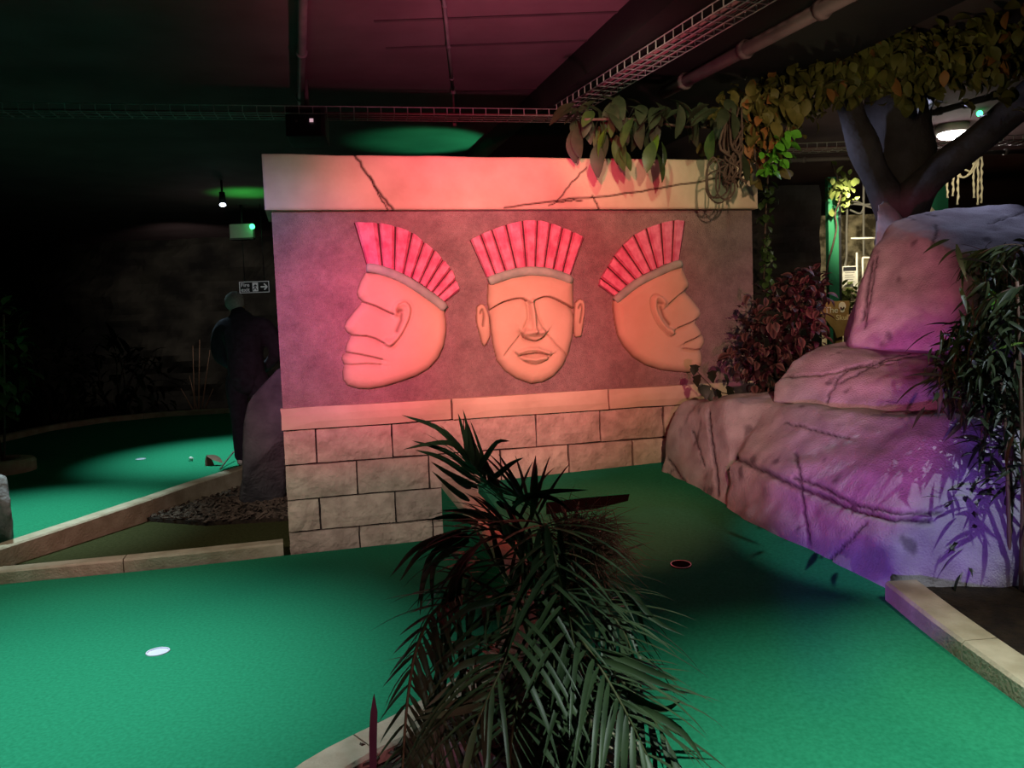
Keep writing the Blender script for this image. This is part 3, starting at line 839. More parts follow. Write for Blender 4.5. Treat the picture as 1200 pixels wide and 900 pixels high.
# ------------------------------------------------------------------ boulders
def hull_rock(name, hulls, voxel, smooth_n, amp, cracks, label, m=M_boulder, seed=0, freq=2.2, stains=0.0, cat='boulder'):
    bm = bmesh.new()
    for pts in hulls:
        b2 = bmesh.new()
        vs = [b2.verts.new(p) for p in pts]
        r = bmesh.ops.convex_hull(b2, input=vs)
        bmesh.ops.delete(b2, geom=[v for v in b2.verts if not v.link_faces], context='VERTS')
        bmesh.ops.recalc_face_normals(b2, faces=b2.faces[:])
        me = bpy.data.meshes.new('t'); b2.to_mesh(me); b2.free(); bm.from_mesh(me); bpy.data.meshes.remove(me)
    o = obj(name, bm)
    md = o.modifiers.new('r', 'REMESH'); md.mode = 'VOXEL'; md.voxel_size = voxel
    dg = bpy.context.evaluated_depsgraph_get()
    me = bpy.data.meshes.new_from_object(o.evaluated_get(dg))
    o.modifiers.clear(); old = o.data; o.data = me; bpy.data.meshes.remove(old)
    bm = bmesh.new(); bm.from_mesh(me)
    for _ in range(smooth_n):
        bmesh.ops.smooth_vert(bm, verts=bm.verts, factor=.5, use_axis_x=True, use_axis_y=True, use_axis_z=True)
    bm.normal_update()
    for v in bm.verts:
        c = v.co
        p = Vector((c.x * freq, c.y * freq, c.z * freq * 1.3 + seed))
        d = noise.fractal(p, 1.0, 2.2, 3) * amp + amp * .5 * noise.noise(p * .6)
        v.co = c + v.normal * d
    bm.normal_update()
    bv = BVHTree.FromBMesh(bm)
    lines = []
    for wd, dp, px in cracks:
        pts = []
        for a, b in zip(px, px[1:]):
            for k in range(8):
                q = (a[0] + (b[0] - a[0]) * k / 8 + random.uniform(-1, 1), a[1] + (b[1] - a[1]) * k / 8 + random.uniform(-1.2, 1.2))
                hit = bv.ray_cast(EYE, ray(*q))
                if hit[0] is not None: pts.append(np.array(hit[0]))
        if len(pts) > 1: lines.append((wd * 1.15, dp, pts))
    co = np.array([v.co[:] for v in bm.verts]); no = np.array([v.normal[:] for v in bm.verts])
    cr = np.zeros(len(co)); dep = np.zeros(len(co))
    for wd, dp, pts in lines:
        best = np.full(len(co), 1e9)
        for a, b in zip(pts, pts[1:]):
            ab = b - a; l2 = ab @ ab + 1e-12
            t = np.clip(((co - a) @ ab) / l2, 0, 1)
            best = np.minimum(best, np.linalg.norm(co - a - t[:, None] * ab, axis=1))
        dep = np.maximum(dep, dp * np.exp(-(best / wd) ** 2))
        cr = np.maximum(cr, np.clip(1.15 - best / wd, 0, 1) * .9)
    for i, v in enumerate(bm.verts):
        if dep[i] > 1e-4: v.co = v.co - v.normal * dep[i]
        c = v.co
        s = noise.noise(Vector((c.x * 9, c.y * 9, c.z * 4 + seed))) + .5 * noise.noise(Vector((c.x * 23, c.y * 23, c.z * 12)))
        cr[i] = max(cr[i], min(.6, max(0, (s - .52) * 2.2)))
    bm.to_mesh(me); bm.free()
    a = me.attributes.new('crack', 'FLOAT', 'POINT'); a.data.foreach_set('value', [float(x) for x in cr])
    me.materials.clear(); me.materials.append(m)
    me.polygons.foreach_set('use_smooth', [True] * len(me.polygons))
    tag(o, label, cat)
    return o
dn = Vector((0, 0, -.5))
A = [on_right(763, 553), on_right(800, 573), on_right(852, 602)]
hA = [p + dn * .4 for p in A] + [at(792, 486, 6.02), at(800, 472, 6.05), at(850, 463, 5.75), at(905, 461, 5.7), at(850, 470, 5.45), at(860, 462, 6.1)] + [Vector((2.4, 6.15, 0)), Vector((2.4, 6.15, .9)), Vector((2.6, 4.8, -.1)), Vector((2.6, 4.8, .8)), on_right(905, 625) + Vector((.2, .1, -.2))]
B = [on_right(848, 601), on_right(900, 632), on_right(960, 660), on_right(1035, 697), on_right(1060, 708)]
hB = [p + dn * .4 for p in B] + [at(862, 535, 5.1), at(850, 545, 5.12), at(905, 478, 5.3), at(960, 480, 5.0), at(1050, 487, 4.5), at(1110, 492, 4.25), at(1070, 560, 4.0), at(1045, 640, 3.86)] + [Vector((3.1, 3.9, -.1)), Vector((3.1, 3.9, .85)), Vector((3.1, 6.0, .0)), Vector((3.1, 6.0, .95)), Vector((2.0, 6.0, .95))]
hull_rock('boulder', [hA, hB], .016, 5, .040, [
    (.014, .03, [(860, 535), (880, 545), (920, 564), (960, 580), (1000, 596), (1040, 607), (1100, 612)]),
    (.011, .02, [(930, 560), (960, 568), (1000, 590), (1050, 600), (1110, 600)]),
    (.012, .02, [(830, 482), (832, 510), (838, 545), (842, 585)]),
    (.010, .015, [(775, 528), (790, 548), (808, 575)]), (.008, .012, [(782, 557), (790, 548)]),
    (.010, .015, [(932, 530), (938, 560), (942, 600), (950, 640)]),
    (.009, .012, [(1015, 612), (995, 635), (968, 660), (958, 668)]),
    (.009, .010, [(812, 505), (822, 535), (826, 548)]), (.008, .01, [(920, 495), (960, 505), (1000, 515)])],
    'large low boulder forming the base of the rock stack, edged by the right green', seed=1)
hC = [at(905, 472, 5.35), at(908, 450, 5.4), at(930, 425, 5.55), at(965, 402, 5.75), at(1000, 398, 5.8), at(1110, 402, 5.6), at(975, 480, 5.05), at(1040, 482, 4.75), at(1120, 495, 4.45), at(1125, 455, 4.6), at(1200, 410, 5.3), at(1200, 500, 4.4)] + [Vector((3.3, 6.1, .9)), Vector((3.3, 6.1, 1.3)), Vector((2.2, 6.2, .9))]
hull_rock('boulder', [hC], .016, 4, .025, [
    (.012, .02, [(908, 441), (950, 440), (1000, 432), (1050, 420), (1100, 412)]),
    (.009, .012, [(975, 436), (1020, 425), (1060, 415), (1095, 405)]), (.008, .012, [(1000, 430), (985, 440), (972, 462), (968, 474)]),
    (.009, .01, [(985, 448), (1020, 430), (1050, 424)])],
    'flat slab of pink rock lying in the middle of the rock stack', seed=4)
hD = [at(998, 405, 5.55), at(1002, 380, 5.6), at(1010, 335, 5.7), at(1026, 288, 5.8), at(1044, 262, 5.9), at(1070, 252, 6.0), at(1105, 243, 6.1), at(1150, 241, 6.2), at(1190, 240, 6.2), at(1110, 410, 5.2), at(1140, 420, 4.95), at(1060, 270, 5.7), at(1085, 280, 5.45), at(1150, 300, 5.1), at(1240, 255, 6.1), at(1300, 420, 4.9), at(1270, 300, 5.1), at(1060, 408, 5.3)] + [Vector((4.6, 6.6, 1.2)), Vector((4.4, 6.6, 2.1)), Vector((2.6, 6.5, 1.2))]
hull_rock('boulder', [hD], .018, 5, .03, [
    (.014, .02, [(1022, 305), (1016, 340), (1010, 380)]), (.009, .01, [(1028, 300), (1020, 345), (1013, 390)]),
    (.010, .012, [(1098, 262), (1096, 278), (1090, 290)]), (.008, .01, [(1160, 262), (1190, 252), (1200, 248)])],
    'tall rounded boulder at the top of the rock stack, pink on its front', seed=9)
# left edge rock and the dark standing stone
g0 = at(-2, 612, 5.4)
hull_rock('boulder', [[on_z(-60, 672, -.1), on_z(12, 665, -.1), on_z(17, 650, -.1), at(15, 600, 5.6), at(7, 558, 5.7), at(-60, 540, 5.6), at(-70, 560, 6.2), on_z(-70, 650, -.1), at(3, 565, 6.0)]], .02, 2, .02, [], 'grey rock cut off by the left edge of the view', m=M_greyrock, seed=6)
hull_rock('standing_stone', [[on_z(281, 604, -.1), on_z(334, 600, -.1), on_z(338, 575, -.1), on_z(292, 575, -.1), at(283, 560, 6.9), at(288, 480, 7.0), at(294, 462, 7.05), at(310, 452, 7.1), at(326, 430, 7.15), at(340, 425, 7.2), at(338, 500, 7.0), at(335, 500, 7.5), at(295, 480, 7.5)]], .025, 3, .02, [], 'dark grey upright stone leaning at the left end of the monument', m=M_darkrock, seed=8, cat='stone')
# stones in the palm bed
def small_stone(c, s, label, m, seed):
    rn = random.Random(seed)
    pts = [Vector(c) + Vector((s[0] * rn.gauss(0, .6), s[1] * rn.gauss(0, .6), s[2] * rn.gauss(0, .6))) for _ in range(16)]
    return hull_rock('stone', [pts], min(s) / 7, 3, min(s) * .05, [], label, m=m, seed=seed, cat='stone', freq=6)
small_stone((.22, 2.42, .09), (.12, .14, .10), 'whitish stone at the bottom beneath the right fronds of the palm', M_greyrock, 3)
small_stone((-.22, 2.62, .07), (.12, .10, .07), 'pale stone behind the front kerb under the left fronds', M_greyrock, 5)

# ------------------------------------------------------------------ leaves
def leaf_mesh(name, L, W, m, shape='oval', fold=.25, curl=.25, segs=6, rim=False):
    """leaf along +Y from the origin, up is +Z"""
    V = []; Fc = []; C = []
    for i in range(segs + 1):
        t = i / segs
        if shape == 'oval': w_ = math.sin(PI * min(1, t * .96 + .02)) ** .8
        elif shape == 'strip': w_ = min(1, t * 5 + .25) * (1 - t ** 3) ** .7
        elif shape == 'lance': w_ = math.sin(PI * (t * .97 + .015) ** .65)
        elif shape == 'ivy': w_ = [.1, 1.0, .72, .85, .55, .3, .0][min(6, int(t * 6 + .5))]
        w_ *= W / 2
        y = L * t; z = -curl * L * t * t
        y -= abs(curl) * L * .25 * t * t
        for s in (-1, 0, 1):
            jag = 0
            V.append((s * w_, y, z + (abs(s) * w_ * fold)))
            C.append(.9 if (rim and s) else 0.0)
    for i in range(segs):
        a = i * 3
        Fc += [(a, a + 1, a + 4, a + 3), (a + 1, a + 2, a + 5, a + 4)]
    me = pydata(name, V, Fc)
    me.materials.append(m)
    if rim:
        at_ = me.attributes.new('crack', 'FLOAT', 'POINT'); at_.data.foreach_set('value', C)
    me.polygons.foreach_set('use_smooth', [True] * len(me.polygons))
    return me
def frame(p, d, up=Vector((0, 0, 1)), roll=0, s=1):
    y = Vector(d).normalized()
    x = y.cross(up)
    if x.length < 1e-3: x = y.cross(Vector((1, 0, 0)))
    x.normalize()
    z = x.cross(y)
    M = Matrix((x, y, z)).transposed().to_4x4()
    return Matrix.Translation(Vector(p)) @ M @ Matrix.Rotation(roll, 4, 'Y') @ Matrix.Scale(s, 4)
def put(name, me, M, parent):
    o = bpy.data.objects.new(name, me)
    COL.objects.link(o)
    o.parent = parent
    o.matrix_parent_inverse = parent.matrix_basis.inverted()
    o.matrix_basis = M
    return o
def rv(r):
    return Vector((r.gauss(0, 1), r.gauss(0, 1), r.gauss(0, 1)))

# ------------------------------------------------------------------ the palm
rp_ = random.Random(21)
palm_base = Vector((.10, 3.05, .05))
palm = thing('feather_palm', palm_base, 'dark drooping palm in the middle foreground between the two greens', 'palm')
fronds = [
    # rachis points (px, py, depth), leaflet length, start fraction, droop, near?
    ([(640, 800, 3.05), (640, 690, 2.95), (622, 660, 2.8), (606, 715, 2.6), (592, 772, 2.45), (570, 822, 2.35), (545, 880, 2.3)], .36, .25, 2.2),
    ([(645, 800, 3.05), (648, 720, 2.9), (664, 726, 2.65), (694, 768, 2.5), (716, 804, 2.42), (736, 840, 2.36), (765, 900, 2.3)], .33, .25, 2.0),
    ([(640, 790, 3.1), (625, 680, 3.2), (600, 600, 3.3), (565, 560, 3.35), (545, 530, 3.4)], .30, .40, 1.2),
    ([(640, 790, 3.1), (640, 680, 3.2), (632, 610, 3.25), (612, 585, 3.3), (590, 578, 3.3)], .28, .55, 1.2),
    ([(640, 800, 3.05), (625, 690, 2.95), (590, 630, 2.9), (548, 650, 2.85), (520, 700, 2.8), (505, 760, 2.75)], .26, .3, 2.4),
    ([(640, 800, 3.05), (630, 680, 3.0), (600, 628, 3.0), (560, 622, 3.0), (525, 650, 3.0)], .26, .35, 2.0),
    ([(650, 800, 3.05), (665, 700, 3.0), (690, 680, 2.95), (722, 712, 2.9), (740, 765, 2.85)], .27, .3, 2.4),
    ([(650, 800, 3.05), (670, 720, 2.95), (700, 705, 2.85), (735, 750, 2.75), (755, 820, 2.7)], .28, .35, 2.2),
    ([(645, 800, 3.0), (640, 650, 2.9), (640, 615, 2.8), (652, 660, 2.65), (668, 730, 2.55), (680, 800, 2.5)], .27, .35, 2.6),
    ([(645, 800, 3.0), (625, 660, 2.9), (618, 625, 2.8), (612, 670, 2.7), (620, 740, 2.6), (628, 820, 2.5)], .27, .35, 2.6),
    ([(640, 820, 3.0), (610, 720, 2.85), (570, 700, 2.75), (530, 740, 2.65), (505, 810, 2.6), (490, 880, 2.55)], .30, .3, 2.2),
    ([(650, 820, 3.0), (655, 770, 2.8), (665, 790, 2.6), (690, 840, 2.45), (700, 900, 2.4)], .26, .3, 2.2),
    ([(640, 830, 2.9), (628, 770, 2.75), (612, 800, 2.55), (602, 850, 2.4), (596, 920, 2.35)], .28, .25, 2.0),
    ([(650, 830, 2.9), (690, 780, 2.75), (730, 800, 2.6), (770, 850, 2.5), (800, 905, 2.45)], .24, .3, 2.2),
    ([(640, 800, 3.1), (652, 700, 3.2), (660, 640, 3.3), (672, 625, 3.35), (690, 625, 3.4)], .22, .5, 1.6),
    ([(635, 800, 3.1), (615, 720, 3.15), (580, 660, 3.2), (545, 670, 3.2), (530, 720, 3.2)], .24, .35, 2.2),
    ([(645, 815, 3.0), (638, 720, 2.85), (640, 700, 2.7), (648, 760, 2.55), (650, 840, 2.45)], .26, .25, 2.4),
    ([(640, 815, 3.0), (580, 760, 2.85), (540, 790, 2.7), (520, 850, 2.6), (505, 905, 2.55)], .26, .25, 2.0),
]
def leaflet(p, d, L, W, droop, r, n=7):
    """drooping strip of n segments with a folded section"""
    V = []; Fc = []
    pos = Vector(p); d = Vector(d).normalized()
    ds = L / n
    side = d.cross(Vector((0, 0, 1)))
    if side.length < .05: side = Vector((1, 0, 0))
    side.normalize()
    for i in range(n + 1):
        t = i / n
        w_ = W * .5 * min(1, t * 4 + .3) * (1 - t ** 2.2) ** .8
        nrm = side.cross(d).normalized()
        V += [pos - side * w_ + nrm * w_ * .35, pos, pos + side * w_ + nrm * w_ * .35]
        pos = pos + d * ds
        d = (d + Vector((0, 0, -1)) * droop * ds).normalized()
    for i in range(n):
        a = i * 3
        Fc += [(a, a + 1, a + 4, a + 3), (a + 1, a + 2, a + 5, a + 4)]
    return V, Fc
rest = []
nleaf = 0
for fi, (pts, LL, st, dr) in enumerate(fronds):
    P = spline([at(*p) for p in pts], 46)
    P[0] = palm_base + Vector((rp_.uniform(-.05, .05), rp_.uniform(-.05, .05), 0))
    fr = tube_obj('frond', P, [.008 * (1 - .75 * i / 45) + .001 for i in range(46)], M_stem, palm, 5)
    i0 = int(st * 45)
    for i in range(i0, 46, 2 if fi < 2 else 2):
        t = (i - i0) / max(1, 45 - i0)
        T = (P[min(45, i + 1)] - P[max(0, i - 1)]).normalized()
        sd_ = T.cross(Vector((0, 0, 1)))
        if sd_.length < .2: sd_ = T.cross(Vector((0, -1, .2)))
        sd_.normalize()
        for s in (-1, 1):
            if rp_.random() < .08: continue
            ratio = P[i].x / P[i].y
            d = T * (.55 + .5 * t) + sd_ * s * (.85 - .35 * t) + Vector((0, 0, .28)) + rv(rp_) * .10
            if (ratio < -.065 and d.x < -.1 and rp_.random() < .8) or (ratio > .13 and d.x > .1 and rp_.random() < .6): continue
            L = LL * 1.12 * (.55 + .6 * math.sin(PI * min(1, .25 + .75 * t))) * rp_.uniform(.8, 1.1)
            v, f = leaflet(P[i], d, L, rp_.uniform(.016, .024), dr * rp_.uniform(.5, 1.5), rp_)
            if fi in (0, 1, 2, 4, 7, 9) and nleaf < 290:
                nleaf += 1
                obj('leaflet', pydata('leaflet', v, f), M_palm, fr, True)
            else:
                rest.append((v, f))
v, f = merge(rest)
stuff(obj('leaflets', pydata('leaflets', v, f), M_palm, palm, True))
# long single leaflets of the crown and the left side, each along its own curve
def strip(P, W):
    n = len(P) - 1
    V = []; Fc = []
    for i, p in enumerate(P):
        t = i / n
        d = (P[min(n, i + 1)] - P[max(0, i - 1)]).normalized()
        sd2 = d.cross(Vector((0, -1, .3))).normalized()
        nrm = sd2.cross(d)
        w_ = W * .5 * min(1, t * 4 + .3) * (1 - t ** 2.2) ** .8
        V += [p - sd2 * w_ + nrm * w_ * .35, p, p + sd2 * w_ + nrm * w_ * .35]
    for i in range(n):
        a = i * 3
        Fc += [(a, a + 1, a + 4, a + 3), (a + 1, a + 2, a + 5, a + 4)]
    return V, Fc
crown = [([(545, 535), (515, 503), (470, 486)], 3.4), ([(556, 554), (535, 522), (505, 520), (472, 527)], 3.4), ([(556, 556), (525, 530), (482, 516)], 3.42),
         ([(562, 566), (520, 538), (486, 527)], 3.38), ([(560, 572), (528, 556), (505, 541)], 3.36), ([(550, 587), (530, 573), (506, 552)], 3.36), ([(552, 572), (540, 566), (528, 559)], 3.36),
         ([(557, 556), (570, 535), (583, 518), (598, 517)], 3.38), ([(566, 570), (585, 555), (600, 543), (614, 536)], 3.38), ([(623, 610), (627, 570), (629, 543)], 3.2), ([(600, 595), (620, 581), (650, 585), (672, 602)], 3.2),
         ([(582, 588), (600, 598), (618, 612)], 3.25), ([(590, 612), (555, 600), (515, 598)], 3.25), ([(560, 612), (530, 605), (500, 610)], 3.25), ([(600, 590), (640, 577), (690, 574)], 3.25),
         ([(540, 622), (490, 641), (457, 676)], 3.0), ([(545, 624), (496, 645), (468, 682)], 3.0), ([(548, 626), (505, 652), (489, 712)], 3.0), ([(550, 630), (502, 668), (492, 722)], 2.98), ([(550, 634), (510, 660), (507, 720)], 2.98),
         ([(600, 700), (550, 712), (514, 740)], 2.6), ([(598, 745), (550, 752), (510, 778)], 2.55), ([(592, 768), (545, 778), (508, 805)], 2.5), ([(585, 790), (535, 802), (498, 830)], 2.48), ([(578, 812), (530, 825), (490, 836)], 2.45), ([(570, 825), (525, 836), (487, 842)], 2.42),
         ([(690, 668), (735, 690), (765, 725), (802, 745)], 2.9), ([(690, 680), (740, 705), (760, 760)], 2.9), ([(700, 770), (760, 795), (806, 815)], 2.5), ([(700, 760), (760, 785), (795, 798)], 2.52), ([(712, 800), (770, 830), (798, 822)], 2.5), ([(728, 822), (790, 850), (826, 892)], 2.42),
         ([(615, 690), (612, 660), (598, 690), (575, 702)], 2.8), ([(632, 620), (625, 670), (610, 705)], 2.7), ([(640, 615), (645, 670), (636, 720)], 2.7), ([(655, 620), (660, 670), (658, 720)], 2.7), ([(668, 625), (675, 660), (672, 700)], 2.8), ([(700, 655), (715, 650), (735, 655), (722, 668)], 3.0)]
for px_, Y in crown:
    P = spline([at(a, b, Y - .05 * k) for k, (a, b) in enumerate(px_)], 10)
    v, f = strip(P, .026)
    obj('leaflet', pydata('leaflet', v, f), M_palm, palm, True)
P = spline([at(580, 720, 2.9), at(540, 700, 2.8), at(508, 718, 2.65), at(490, 755, 2.55), at(481, 795, 2.5), at(475, 850, 2.45), at(471, 915, 2.4)], 30)
fr = tube_obj('frond', P, [.008 - .004 * i / 29 for i in range(30)], M_stem, palm, 5)
for i in range(4, 30):
    for s in (-1, 1):
        if s < 0 and i % 2: continue
        T = (P[min(29, i + 1)] - P[i - 1]).normalized()
        d = T * .8 + Vector((.55 * s, -.1, .1)) + rv(rp_) * .08
        v, f = leaflet(P[i], d, rp_.uniform(.2, .32) if s > 0 else .14, .02, 1.4, rp_)
        obj('leaflet', pydata('leaflet', v, f), M_palm, fr, True)
# red-brown fibre at the crown
L = []
fc = at(684, 632, 2.82)
for k in range(560):
    a = fc + Vector((rp_.gauss(0, .042), rp_.gauss(0, .04), rp_.gauss(-.02, .05)))
    d = Vector((rp_.gauss(.25, .9), rp_.gauss(0, .7), rp_.gauss(.1, .6))).normalized()
    v, f = tube([a, a + d * .05, a + d * .10 + Vector((0, 0, -.012)), a + d * rp_.uniform(.12, .2) + Vector((0, 0, -.04))], [.0016, .0014, .001, .0004], 3)
    L.append((v, f))
v, f = merge(L)
o = stuff(obj('fibre_tuft', pydata('fibre_tuft', v, f), M_fibre, palm)); o['label'] = 'red-brown fibrous tuft'
v, f = tube([palm_base + Vector((.02, 0, 0)), at(676, 690, 2.95), at(684, 640, 2.84)], [.05, .045, .04], 10)
obj('trunk', pydata('trunk', v, f), M_fibre, palm, True)

# dark spear blade in front of the kerb
bt = thing('spear_leaf', at(437, 905, 2.35), 'single dark purple blade standing up in front of the bottom kerb', 'leaf')
P = [at(438, 985, 2.3), at(437, 900, 2.3), at(437, 860, 2.3), at(438, 835, 2.3), at(438, 814, 2.3)]
V = []; Fc = []
for p, w_ in zip(P, (.010, .010, .011, .010, .0005)):
    for z in (0, .006):
        V += [p + Vector((-w_, z, 0)), p + Vector((w_, z, 0))]
for i in range(4):
    a = i * 4
    Fc += [(a, a + 1, a + 5, a + 4), (a + 2, a + 6, a + 7, a + 3), (a, a + 4, a + 6, a + 2), (a + 1, a + 3, a + 7, a + 5)]
obj('blade', pydata('blade', V, Fc), mat('purple_blade', (.05, .02, .035), (.07, .03, .05), 8, rough=.5), bt)

# ------------------------------------------------------------------ coleus bush
rc_ = random.Random(5)
cb = at(925, 470, 5.95)
bush = thing('coleus_bush', Vector((cb.x, cb.y, .85)), 'dark red leafy bush with pale leaf edges between the monument and the rocks', 'bush')
cm = [leaf_mesh('coleus_leaf', l, wd, M_red, 'oval', .35, c, 6, True) for l, wd, c in ((.072, .045, .5), (.085, .05, .3), (.06, .038, .7))]
cen = [at(915, 375, 5.95), at(890, 410, 5.9), at(940, 345, 6.0), at(900, 435, 5.85), at(938, 395, 5.9), at(945, 332, 6.05), at(870, 425, 5.95)]
rad = [.30, .22, .20, .18, .19, .12, .13]
root = bush.location
for c in cen:
    tube_obj('stem', spline([root + Vector((0, 0, -.1)), root.lerp(c, .5) + Vector((0, .02, .03)), c], 8), .008, M_twig, bush, 5)
k = 0
while k < 295:
    q = rc_.choices(range(7), weights=[r * r for r in rad])[0]
    d = rv(rc_).normalized()
    if d.y > .55: continue
    p = cen[q] + d * rad[q] * rc_.uniform(.75, 1.02)
    if p.z < .86: continue
    put('leaf', rc_.choice(cm), frame(p, d * .6 + Vector((0, -.2, -.25)) + rv(rc_) * .55, roll=rc_.uniform(-.6, .6), s=rc_.uniform(.75, 1.25)), bush)
    k += 1
spare = []
for k in range(420):
    q = rc_.choices(range(7), weights=[r * r for r in rad])[0]
    d = rv(rc_).normalized()
    p = cen[q] + d * rad[q] * rc_.uniform(.45, .95)
    if p.z < .86: continue
    M = frame(p, d * .6 + rv(rc_) * .6, s=rc_.uniform(.8, 1.2)); me = rc_.choice(cm)
    spare.append(([M @ v.co for v in me.vertices], [tuple(f_.vertices) for f_ in me.polygons]))
v, f = merge(spare)
stuff(obj('foliage', pydata('foliage', v, f), M_red, bush, True))
# ivy sprig in front of the ledge
iv = thing('ivy_sprig', at(860, 464, 5.9), 'small dark ivy sprig hanging over the ledge at the foot of the right head', 'ivy')
ip = spline([at(860, 463, 5.9), at(840, 458, 5.85), at(826, 445, 5.8), at(814, 432, 5.8)], 12)
tube_obj('stem', ip, .004, M_twig, iv, 5)
im = leaf_mesh('ivy_leaf', .10, .085, M_dark, 'ivy', .2, .2, 6)
for px, py in ((815, 433), (818, 445), (835, 440), (848, 444), (825, 457), (840, 462), (829, 463), (853, 458)):
    put('leaf', im, frame(at(px, py - 6, 5.8), Vector((rc_.uniform(-.5, .5), -.5, -1)), roll=rc_.uniform(-.5, .5), s=rc_.uniform(.85, 1.2)), iv)

# ------------------------------------------------------------------ laurel branch over the cap
rl = random.Random(8)
lb = thing('laurel_branch', at(770, 150, 6.0), 'leafy branch of large oval green leaves hanging over the top of the monument', 'branch')
bp1 = spline([at(860, 150, 6.3), at(800, 148, 6.0), at(740, 140, 5.8), at(685, 140, 5.7)], 20)
tube_obj('stem', bp1, .010, M_twig, lb, 6)
lm = [leaf_mesh('laurel_leaf', .23, .095, M_laurel, 'oval', .2, .3, 8), leaf_mesh('laurel_leaf', .23, .095, M_laureld, 'oval', .2, .35, 8), leaf_mesh('laurel_leaf', .20, .10, mat('laurel_leaf_bright', (.10, .20, .02), (.15, .26, .04), 10, rough=.4), 'oval', .15, .2, 8)]
lp = [(rl.uniform(672, 860), rl.gauss(140, 8), 1) for _ in range(45)] + [(680, 135, 1), (698, 130, 1), (722, 125, 1), (735, 128, 1), (752, 135, 1), (765, 130, 1), (778, 138, 1), (690, 150, 1), (672, 150, 1), (705, 150, 0), (702, 160, 0), (703, 165, 2), (712, 162, 2), (716, 152, 0), (728, 150, 0), (735, 150, 1), (742, 150, 0), (722, 170, 0), (730, 178, 0), (738, 165, 2), (700, 180, 1), (760, 165, 1), (770, 170, 2), (765, 178, 0), (775, 178, 0), (796, 150, 1), (808, 146, 1), (815, 148, 1), (800, 140, 1), (835, 165, 0), (833, 150, 1), (850, 140, 1), (784, 128, 1), (820, 132, 1), (755, 145, 0), (745, 138, 1), (712, 135, 1), (786, 140, 1), (842, 128, 1), (670, 165, 1), (676, 160, 1), (695, 142, 0), (725, 140, 0), (765, 150, 1), (725, 185, 0), (768, 190, 0), (870, 200, 0), (866, 190, 1)]
for px, py, kd_ in lp:
    Y = rl.uniform(5.78, 5.9) if py > 160 else rl.uniform(5.65, 6.1)
    d = Vector((rl.gauss(0, .5), rl.uniform(-.7, .1), -1.0 if py > 145 else -.35)).normalized()
    if py <= 140: d.x += rl.choice((-.6, .6))
    put('leaf', lm[kd_], frame(at(px, py - 12, Y), d, roll=rl.uniform(-.6, .6), s=rl.uniform(.8, 1.1)), lb)
# hanging root bundle with loops over the right end of the cap
rb = thing('vine_bundle', at(860, 160, 5.9), 'tangle of dry brown vines looped over the right end of the cap', 'vine')
for k in range(26):
    x0 = rl.uniform(848, 872); x1 = rl.uniform(846, 868)
    Y = rl.uniform(5.72, 5.9)
    pts = [at(x0, rl.uniform(125, 165), Y + .1)]
    for q in range(4):
        pts.append(at(858 + rl.gauss(0, 6), 170 + q * rl.uniform(12, 17), Y + rl.uniform(-.03, .03)))
    tube_obj('vine', spline(pts, 14), rl.uniform(.005, .010), M_twig, rb, 5)
for (cx, cy, a, b) in ((842, 212, 16, 26), (836, 208, 8, 24), (850, 214, 12, 20), (840, 216, 14, 16)):
    pts = [at(cx + a * math.sin(i / 12 * 2 * PI) * (1 - .25 * (i % 2) * .4), cy - b * math.cos(i / 12 * 2 * PI), 5.78) for i in range(13)]
    tube_obj('vine', spline(pts, 40), .006, M_twig, rb, 5)

# ------------------------------------------------------------------ tree and canopy
tr = thing('tree', at(1060, 320, 7.3), 'thick dark forked tree trunk with olive and orange leaves behind the top boulder', 'tree')
hullt = []
trunk_parts = []
def limb(pts, n=16, sides=14, sd=0):
    P = spline([at(a, b, c) for a, b, c, _ in pts], n)
    rr = [r for *_, r in pts]
    rads = [np.interp(i / (n - 1) * (len(rr) - 1), range(len(rr)), rr) for i in range(n)]
    v, f = tube(P, rads, sides)
    out = []
    for i, p in enumerate(v):
        c = P[i // sides] if i // sides < n else P[-1]
        out.append(p + (p - c) * .16 * noise.noise(p * 3 + Vector((sd, 0, 0))) * 2)
    return out, f
tk = [limb([(1060, 430, 7.2, .24), (1058, 300, 7.2, .215), (1057, 250, 7.2, .20), (1056, 200, 7.2, .24), (1055, 150, 7.2, .27), (1058, 110, 7.2, .27), (1062, 60, 7.1, .32)], 20, 16),
      limb([(1052, 270, 7.15, .17), (1035, 225, 7.05, .14), (1018, 185, 7.0, .12), (1003, 150, 6.95, .11), (992, 108, 6.9, .11)], 16, 12, 3),
      limb([(1060, 250, 7.1, .18), (1092, 207, 6.9, .14), (1140, 168, 6.7, .13), (1190, 128, 6.5, .13), (1240, 90, 6.3, .15)], 16, 12, 7)]
v, f = merge(tk)
obj('trunk', pydata('trunk', v, f), M_bark, tr, True)
bl = hull_rock('boulder', [[at(1027, 236, 6.9), at(1040, 230, 6.95), at(1075, 270, 6.9), at(1080, 330, 6.7), at(1024, 340, 6.7), at(1026, 270, 6.7)] + [Vector((4.1, 7.6, 1.5)), Vector((3.5, 7.6, 1.4)), Vector((3.4, 6.9, 1.0)), Vector((3.9, 6.9, 1.0))]], .03, 3, .03, [], 'pale blue lit rock at the foot of the tree trunk', seed=12)
ra = random.Random(31)
om = [leaf_mesh('canopy_leaf', l, wd, m_, 'oval', .3, c, 5) for l, wd, m_, c in ((.13, .08, M_olive, .3), (.11, .075, M_olive, .5), (.12, .07, M_autumn, .4), (.10, .07, mat('yellow_olive_leaf', (.15, .14, .02), (.2, .18, .04), 8), .3))]
band = [(868, 150, 6.2), (900, 118, 6.2), (940, 100, 6.2), (985, 85, 6.1), (1030, 72, 6.0), (1075, 65, 5.9), (1120, 60, 5.8), (1165, 55, 5.7), (1210, 60, 5.6)]
bP = spline([at(*b) for b in band], 80)
